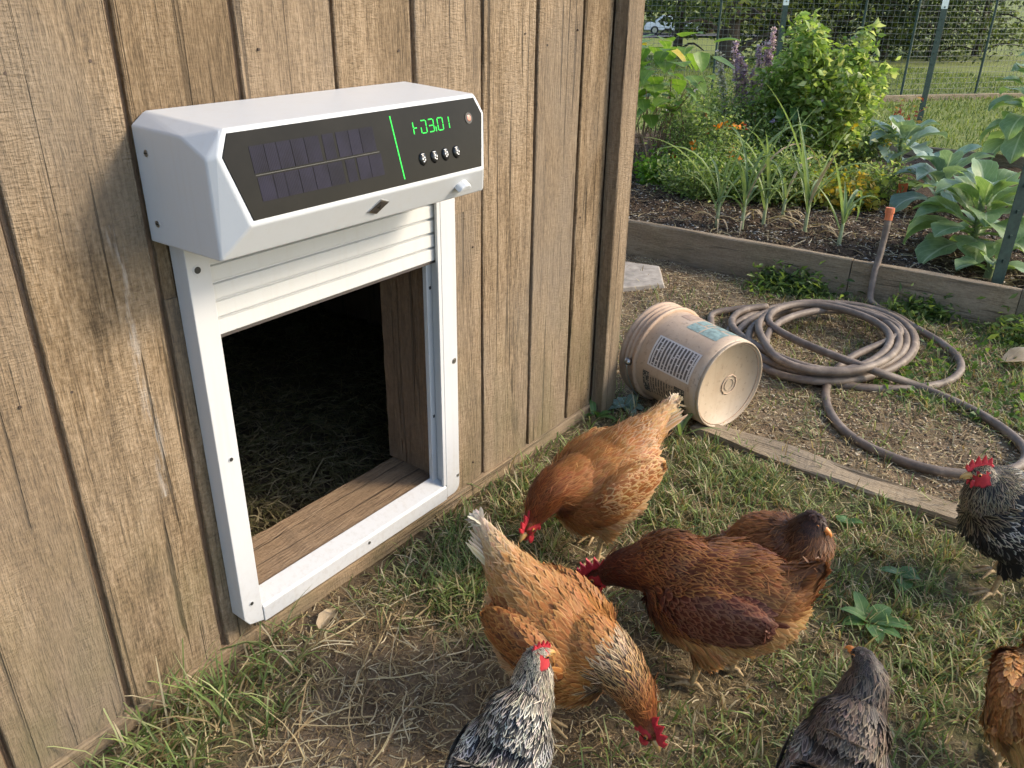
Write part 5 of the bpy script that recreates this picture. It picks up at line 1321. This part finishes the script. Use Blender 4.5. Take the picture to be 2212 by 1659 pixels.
def road():
    V = []; n = 30
    for i in range(n):
        t_ = i / (n - 1); x = 84 - 44 * t_; y = 12 + 50 * t_
        for s in (-1, 1):
            X = x + s * 2.4 * .75; Y = y + s * 2.4 * .66; V.append((X, Y, float(gz(X, Y)) + .06))
    F = [(2 * i, 2 * i + 1, 2 * i + 3, 2 * i + 2) for i in range(n - 1)]
    tag(pydata('road', V, F, M['asphalt']), kind='structure')
road()
def car():
    x, y = 66., 32.4; z = float(gz(x, y)) + .08; root = empty('parked_car', (x, y, z), R(118)); tag(root, 'white car parked on the road far behind the garden', 'car')
    prof = [(-2.1, .35), (-2.15, .75), (-1.75, .92), (-1.2, .96), (-.75, 1.38), (.7, 1.42), (1.35, .95), (2.0, .82), (2.15, .55), (2.12, .32)]
    n = len(prof); V = [(a, -.82, b) for a, b in prof] + [(a, .82, b) for a, b in prof]
    F = [tuple(range(n)), tuple(range(n, 2 * n))[::-1]] + [((i + 1) % n, i, n + i, n + (i + 1) % n) for i in range(n)]
    o = pydata('body', V, F, M['car_white'], root); bevel_mesh(o, .06, 2, 20)
    for s in (-1, 1):
        for w_ in ([(-1.05, .98), (-.66, 1.32), (-.05, 1.34), (-.05, .98)], [(.03, .98), (.03, 1.34), (.62, 1.34), (1.12, .98)]):
            V = [(a, s * .835, b) for a, b in w_] + [(a, s * .80, b) for a, b in w_]; pydata('window', V, [(0, 1, 2, 3), (4, 5, 6, 7), (0, 1, 5, 4), (1, 2, 6, 5), (2, 3, 7, 6), (3, 0, 4, 7)], M['car_glass'], root)
        for wx in (-1.3, 1.3):
            V, F = tube_vf([(wx, s * .70, .32), (wx, s * .86, .32)], .32, 20); wh = pydata('wheel', V, F, M['tyre'], root)
            V, F = tube_vf([(wx, s * .85, .32), (wx, s * .875, .32)], .19, 16); pydata('rim', V, F, M['steel'], wh)
car()

# ------------------------------------------------------------------ turf, straw, chips (what nobody could count)
def blades(name, P, L, Wd, lean, cols_tip, r, m, kind='stuff', parent=None, bend=1.0):
    """grass blades: 3 quads + tip"""
    n = len(P); a = r.uniform(0, 6.283, n); D = np.stack([np.cos(a), np.sin(a), np.zeros(n)], 1); B = np.stack([-np.sin(a), np.cos(a), np.zeros(n)], 1)
    tw = r.uniform(-.6, .6, n)
    V = np.zeros((n, 7, 3)); lv = [0., .38, .74, 1.]
    for i, t_ in enumerate(lv):
        h = L * t_ * np.cos(lean * (.35 + .65 * bend * t_)); o_ = L * t_ * np.sin(lean * (.35 + .65 * bend * t_))
        c = P + D * o_[:, None]; c[:, 2] += h
        if i == 3: V[:, 6] = c
        else:
            w_ = (Wd * (1 - .25 * t_) * .5)[:, None]; V[:, 2 * i] = c - B * w_; V[:, 2 * i + 1] = c + B * w_
    f = np.array([(0, 1, 3), (0, 3, 2), (2, 3, 5), (2, 5, 4), (4, 5, 6)])
    F = (f[None] + (np.arange(n) * 7)[:, None, None]).reshape(-1, 3)
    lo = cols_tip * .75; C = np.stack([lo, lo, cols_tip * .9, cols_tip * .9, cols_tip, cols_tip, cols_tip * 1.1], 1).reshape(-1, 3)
    o = tris(name, V.reshape(-1, 3), F, m, parent, {'Col': np.clip(C, 0, .9)}, smooth=False)
    return tag(o, kind=kind)

def in_shed(x, y): return (y > -.012) & (x < 2.5)
EX = [(2.582, -.436, .20)]
def scatter(n, x0, x1, y0, y1, r):
    x = r.uniform(x0, x1, n); y = r.uniform(y0, y1, n)
    return x, y
G1 = np.array([(.13, .19, .055), (.18, .25, .075), (.24, .31, .10), (.10, .15, .05), (.33, .36, .17)])
S1 = np.array([(.36, .28, .15), (.44, .36, .2), (.28, .2, .10), (.5, .43, .28), (.22, .15, .085)])
FEET = np.array(FEET)
def turf():
    r = np.random.RandomState(300)
    x, y = scatter(260000, .1, 4.25, -2.0, .9, r)
    dens = zone(x, y); cl = vnoise(x, y, 22, 61) * .6 + vnoise(x, y, 50, 62) * .4
    keep = (r.rand(len(x)) < dens * sstep(.30, .70, cl) * .80) & ~in_shed(x, y)
    keep &= ~((x > 2.41) & (x < 2.56) & (r.rand(len(x)) < .80)) & (np.hypot(x - 2.6, y + .3) > .19)
    x, y = x[keep], y[keep]; n = len(x)
    P = np.stack([x, y, gz(x, y) - .003], 1)
    tall = .5 * sstep(.22, .08, np.hypot((x - .60) * .6, y + .11))
    L = r.uniform(.020, .066, n) * (1 + .35 * vnoise(x, y, 5, 63)) * (1 + 1.3 * tall * r.rand(n)); Wd = r.uniform(.0024, .0048, n) * (1 + .4 * tall)
    dfoot = np.min(np.hypot(x[:, None] - FEET[None, :, 0], y[:, None] - FEET[None, :, 1]), axis=1); L *= .30 + .70 * sstep(.05, .13, dfoot)
    lean = np.clip(np.abs(r.randn(n)) * .55 + .45, 0, 1.5)
    dry = r.rand(n) < (.22 + .36 * vnoise(x, y, 6, 64))
    c = np.where(dry[:, None], S1[r.randint(0, 5, n)] * 1.0, G1[r.randint(0, 5, n)]) * r.uniform(.75, 1.25, (n, 1))
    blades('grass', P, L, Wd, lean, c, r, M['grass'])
    # long rank grass by the wall foot
    xs = np.concatenate([r.normal(.58, .10, 110), r.normal(.84, .07, 40), r.uniform(1.25, 2.3, 110), r.normal(1.32, .07, 110)]); ys = np.concatenate([-np.abs(r.normal(.07, .06, 150)) - .02, -np.abs(r.normal(.0, .03, 110)) - .018, r.normal(-.26, .05, 110)])
    n = len(xs); P = np.stack([xs, ys, gz(xs, ys)], 1); L = r.uniform(.07, .20, n); L[260:] *= .5; L[150:260] *= .5
    c = G1[r.randint(0, 5, n)] * r.uniform(.8, 1.3, (n, 1)); d = r.rand(n) < .22; c[d] = S1[r.randint(0, 5, d.sum())]
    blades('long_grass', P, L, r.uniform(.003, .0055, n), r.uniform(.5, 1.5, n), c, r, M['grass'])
    # far lawn
    x = r.uniform(8.2, 19, 42000); y = r.uniform(-2, 8, 42000); k = (np.abs(y / x) < .8); x, y = x[k], y[k]
    n = len(x); P = np.stack([x, y, gz(x, y)], 1)
    c = np.array([(.13, .19, .045), (.19, .25, .06), (.25, .29, .085), (.10, .15, .04)])[r.randint(0, 4, n)] * r.uniform(.8, 1.2, (n, 1))
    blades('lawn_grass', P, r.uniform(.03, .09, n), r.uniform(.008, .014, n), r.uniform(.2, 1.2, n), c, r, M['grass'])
turf()

def straw():
    r = np.random.RandomState(310)
    def bed_of(name, x, y, z, Lr, Wr, cols, lift=.010, curve=.25, m='straw'):
        n = len(x); a = r.uniform(0, 6.283, n); L = r.uniform(*Lr, n); W_ = r.uniform(*Wr, n); cv = r.randn(n) * curve; tilt = r.randn(n) * .10
        V = np.zeros((n, 8, 3))
        for i, t_ in enumerate((-.5, -.17, .17, .5)):
            ang = a + cv * t_; cx = x + np.cos(ang) * L * t_; cy = y + np.sin(ang) * L * t_; cz = z + lift * r.rand(n) * .4 + np.abs(tilt) * L * .5 + tilt * L * t_ + .002
            for j, s in enumerate((-1, 1)):
                V[:, 2 * i + j] = np.stack([cx - np.sin(ang) * s * W_ * .5, cy + np.cos(ang) * s * W_ * .5, cz + s * W_ * .25], 1)
        f = np.array([(0, 1, 3), (0, 3, 2), (2, 3, 5), (2, 5, 4), (4, 5, 7), (4, 7, 6)]); F = (f[None] + (np.arange(n) * 8)[:, None, None]).reshape(-1, 3)
        c = cols[r.randint(0, len(cols), n)] * r.uniform(.7, 1.25, (n, 1))
        return tag(tris(name, V.reshape(-1, 3), F, M[m], None, {'Col': np.repeat(c, 8, 0)}, smooth=False), kind='stuff')
    # dry litter in front of the door and everywhere thinly
    x, y = scatter(66000, .1, 4.2, -2.0, .9, r); g_ = zone(x, y)
    mul_ = sstep(.72, 1.0, np.hypot((x - 3.7), (y - .55)))
    k = (r.rand(len(x)) < np.clip(1.0 - g_ * .6, .35, 1)) & ~in_shed(x, y); x, y = x[k], y[k]
    bed_of('straw_litter', x, y, gz(x, y), (.010, .048), (.0012, .0025), S1)
    x = r.normal(1.0, .32, 420); y = -np.abs(r.normal(.26, .22, 420)) - .02; bed_of('long_straw', x, y, gz(x, y) + .004, (.05, .17), (.0018, .003), S1, .02, .6)
    # inside the coop
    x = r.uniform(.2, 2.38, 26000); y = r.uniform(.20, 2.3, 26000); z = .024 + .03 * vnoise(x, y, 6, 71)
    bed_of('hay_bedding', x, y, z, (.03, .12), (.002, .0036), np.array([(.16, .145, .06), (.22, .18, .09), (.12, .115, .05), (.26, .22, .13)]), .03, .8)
    # wood chips and crumbs
    def crumbs(name, x, y, z, sr, cols, flat_=.45):
        n = len(x); s = r.uniform(*sr, n); O = r.randn(n, 6, 3) * .25
        oct_ = np.array([(1, 0, 0), (-1, 0, 0), (0, 1, 0), (0, -1, 0), (0, 0, 1), (0, 0, -1)], float)
        a = r.uniform(0, 6.28, n); st = np.stack([r.uniform(.8, 1.9, n), r.uniform(.5, .9, n), r.uniform(.3, .7, n) * flat_ * 2], 1)
        Q = (oct_[None] + O) * st[:, None, :] * s[:, None, None] * .5; X = Q[..., 0] * np.cos(a)[:, None] - Q[..., 1] * np.sin(a)[:, None]; Y = Q[..., 0] * np.sin(a)[:, None] + Q[..., 1] * np.cos(a)[:, None]
        V = np.stack([X + x[:, None], Y + y[:, None], Q[..., 2] + z[:, None]], -1)
        f = np.array([(0, 2, 4), (2, 1, 4), (1, 3, 4), (3, 0, 4), (2, 0, 5), (1, 2, 5), (3, 1, 5), (0, 3, 5)]); F = (f[None] + (np.arange(n) * 6)[:, None, None]).reshape(-1, 3)
        c = cols[r.randint(0, len(cols), n)] * r.uniform(.7, 1.25, (n, 1))
        return tag(tris(name, V.reshape(-1, 3), F, M['chip'], None, {'Col': np.repeat(c, 6, 0)}, smooth=False), kind='stuff')
    CH = np.array([(.36, .26, .16), (.46, .35, .23), (.26, .17, .10), (.15, .10, .06), (.56, .47, .34)])
    x, y = scatter(34000, 2.4, 4.22, -1.9, 1.6, r); w_ = .35 + .65 * vnoise(x, y, 3, 72); k = r.rand(len(x)) < w_; x, y = x[k], y[k]
    crumbs('wood_chips', x, y, gz(x, y) + .002, (.005, .016), CH)
    x, y = scatter(14000, .1, 2.5, -2, -.02, r); crumbs('soil_crumbs', x, y, gz(x, y) + .001, (.003, .009), CH * np.array([.7, .68, .66]))
    x, y = scatter(26000, 4.3, 6.2, -1.1, 1.9, r); k = x > 4.23 + (1.75 - y) * .0615; x, y = x[k], y[k]; z = .137 + (vnoise(x, y, 3, 41) - .5) * .05 + (vnoise(x, y, 14, 42) - .5) * .025
    crumbs('soil_clods', x, y, z, (.006, .022), np.array([(.05, .034, .022), (.09, .06, .04), (.16, .11, .07), (.03, .02, .014), (.07, .05, .03), (.06, .04, .028), (.1, .07, .045), (.04, .028, .02), (.45, .41, .35)]))
    x, y = scatter(1900, 4.3, 6.0, -1.1, 1.8, r); k = x > 4.24 + (1.75 - y) * .0615; x, y = x[k], y[k]
    bed_of('bed_litter', x, y, .142 + (vnoise(x, y, 3, 41) - .5) * .05 + (vnoise(x, y, 14, 42) - .5) * .025, (.02, .13), (.002, .005), S1 * .7, .03, .7)
    # weeds hugging the bed
    n = 4200; t_ = r.rand(n); y = .10 - 1.5 * t_; x = 4.17 + (1.75 - y) * .0615 - .03 - np.abs(r.randn(n)) * .10; dn = vnoise(x, y, 5, 73) * sstep(.5, -.1, y); k = (r.rand(n) < np.clip(dn * 2.2 - .55, .03, 1)) & (np.abs(y + .50) > .10); x, y = x[k], y[k]
    z = gz(x, y) + np.abs(r.randn(len(x))) * .045
    leaf_cloud('weeds', np.stack([x, y, z], 1), .042, [(.08, .14, .04), (.12, .19, .05), (.055, .10, .03), (.18, .25, .07)], M['leafv'], None, r, asp=.34, jit=.55)
    n = 2600; x = r.uniform(3.2, 4.2, n); y = r.uniform(-1.7, -.75, n); k = r.rand(n) < vnoise(x, y, 6, 74); x, y = x[k], y[k]
    leaf_cloud('clover', np.stack([x, y, gz(x, y) + r.uniform(.004, .03, len(x))], 1), .03, [(.09, .17, .04), (.13, .21, .055), (.07, .13, .035)], M['leafv'], None, r, asp=.6)
straw()

# ------------------------------------------------------------------ single weeds and fallen leaves
def weed(label, px, py, n, L, W, seed, el=(.15, .7), m='weed', name='weed', shape='oval'):
    r = np.random.RandomState(seed); p = at(px, py, 0.); root = empty(name, (p[0], p[1], float(gz(p[0], p[1])))); tag(root, label, 'weed', 'broad-leaved weeds in the grass')
    for k in range(n): leaf_mesh('leaf', M[m], root, (r.uniform(-.01, .01), r.uniform(-.01, .01), .004 + .012 * r.rand()), k * 2.4 + r.uniform(-.4, .4), r.uniform(*el), L * r.uniform(.7, 1.15), W * r.uniform(.8, 1.1), shape, .5, .12, seed=seed * 9 + k, nl=6, nw=4)
weed('broad leaved weed in the grass above the grey hen', 1872, 1355, 9, .085, .045, 400)
weed('small pale weed in the grass right of the brown hen', 1945, 1255, 5, .06, .04, 401)
weed('small round leaved weed near the dark brown head', 1830, 1140, 4, .05, .04, 402)
weed('grass-like weed growing in front of the bucket', 1468, 945, 7, .17, .018, 403, (.7, 1.4), 'leek', shape='strap')
weed('grey green weed between the shed corner and the bucket', 1350, 880, 9, .09, .05, 404, (.1, .6), 'kale_blue')
weed('low weed at the foot of the shed corner post', 1285, 905, 6, .08, .03, 405, (.3, 1.1))
weed('seedling growing against the bed plank near the middle', 1715, 590, 8, .10, .04, 406, (.5, 1.4))
def fallen(label, px, py, L, W, az, seed, el=.1):
    p = at(px, py, 0.); o = leaf_mesh('fallen_leaf', M['dry_leaf'], None, (p[0], p[1], float(gz(p[0], p[1])) + .012), az, el, L, W, 'oval', .25, .25, .06, seed=seed); tag(o, label, 'leaf', 'dry fallen leaves')
fallen('large tan dry leaf at the right edge beside the hose', 2158, 785, .26, .15, -1.2, 420, .25)
fallen('pale dry leaf on the straw below the door frame', 690, 1362, .085, .04, .35, 421)
fallen('tiny pale leaf inside the coil of hose', 1690, 735, .06, .03, 1.0, 422)
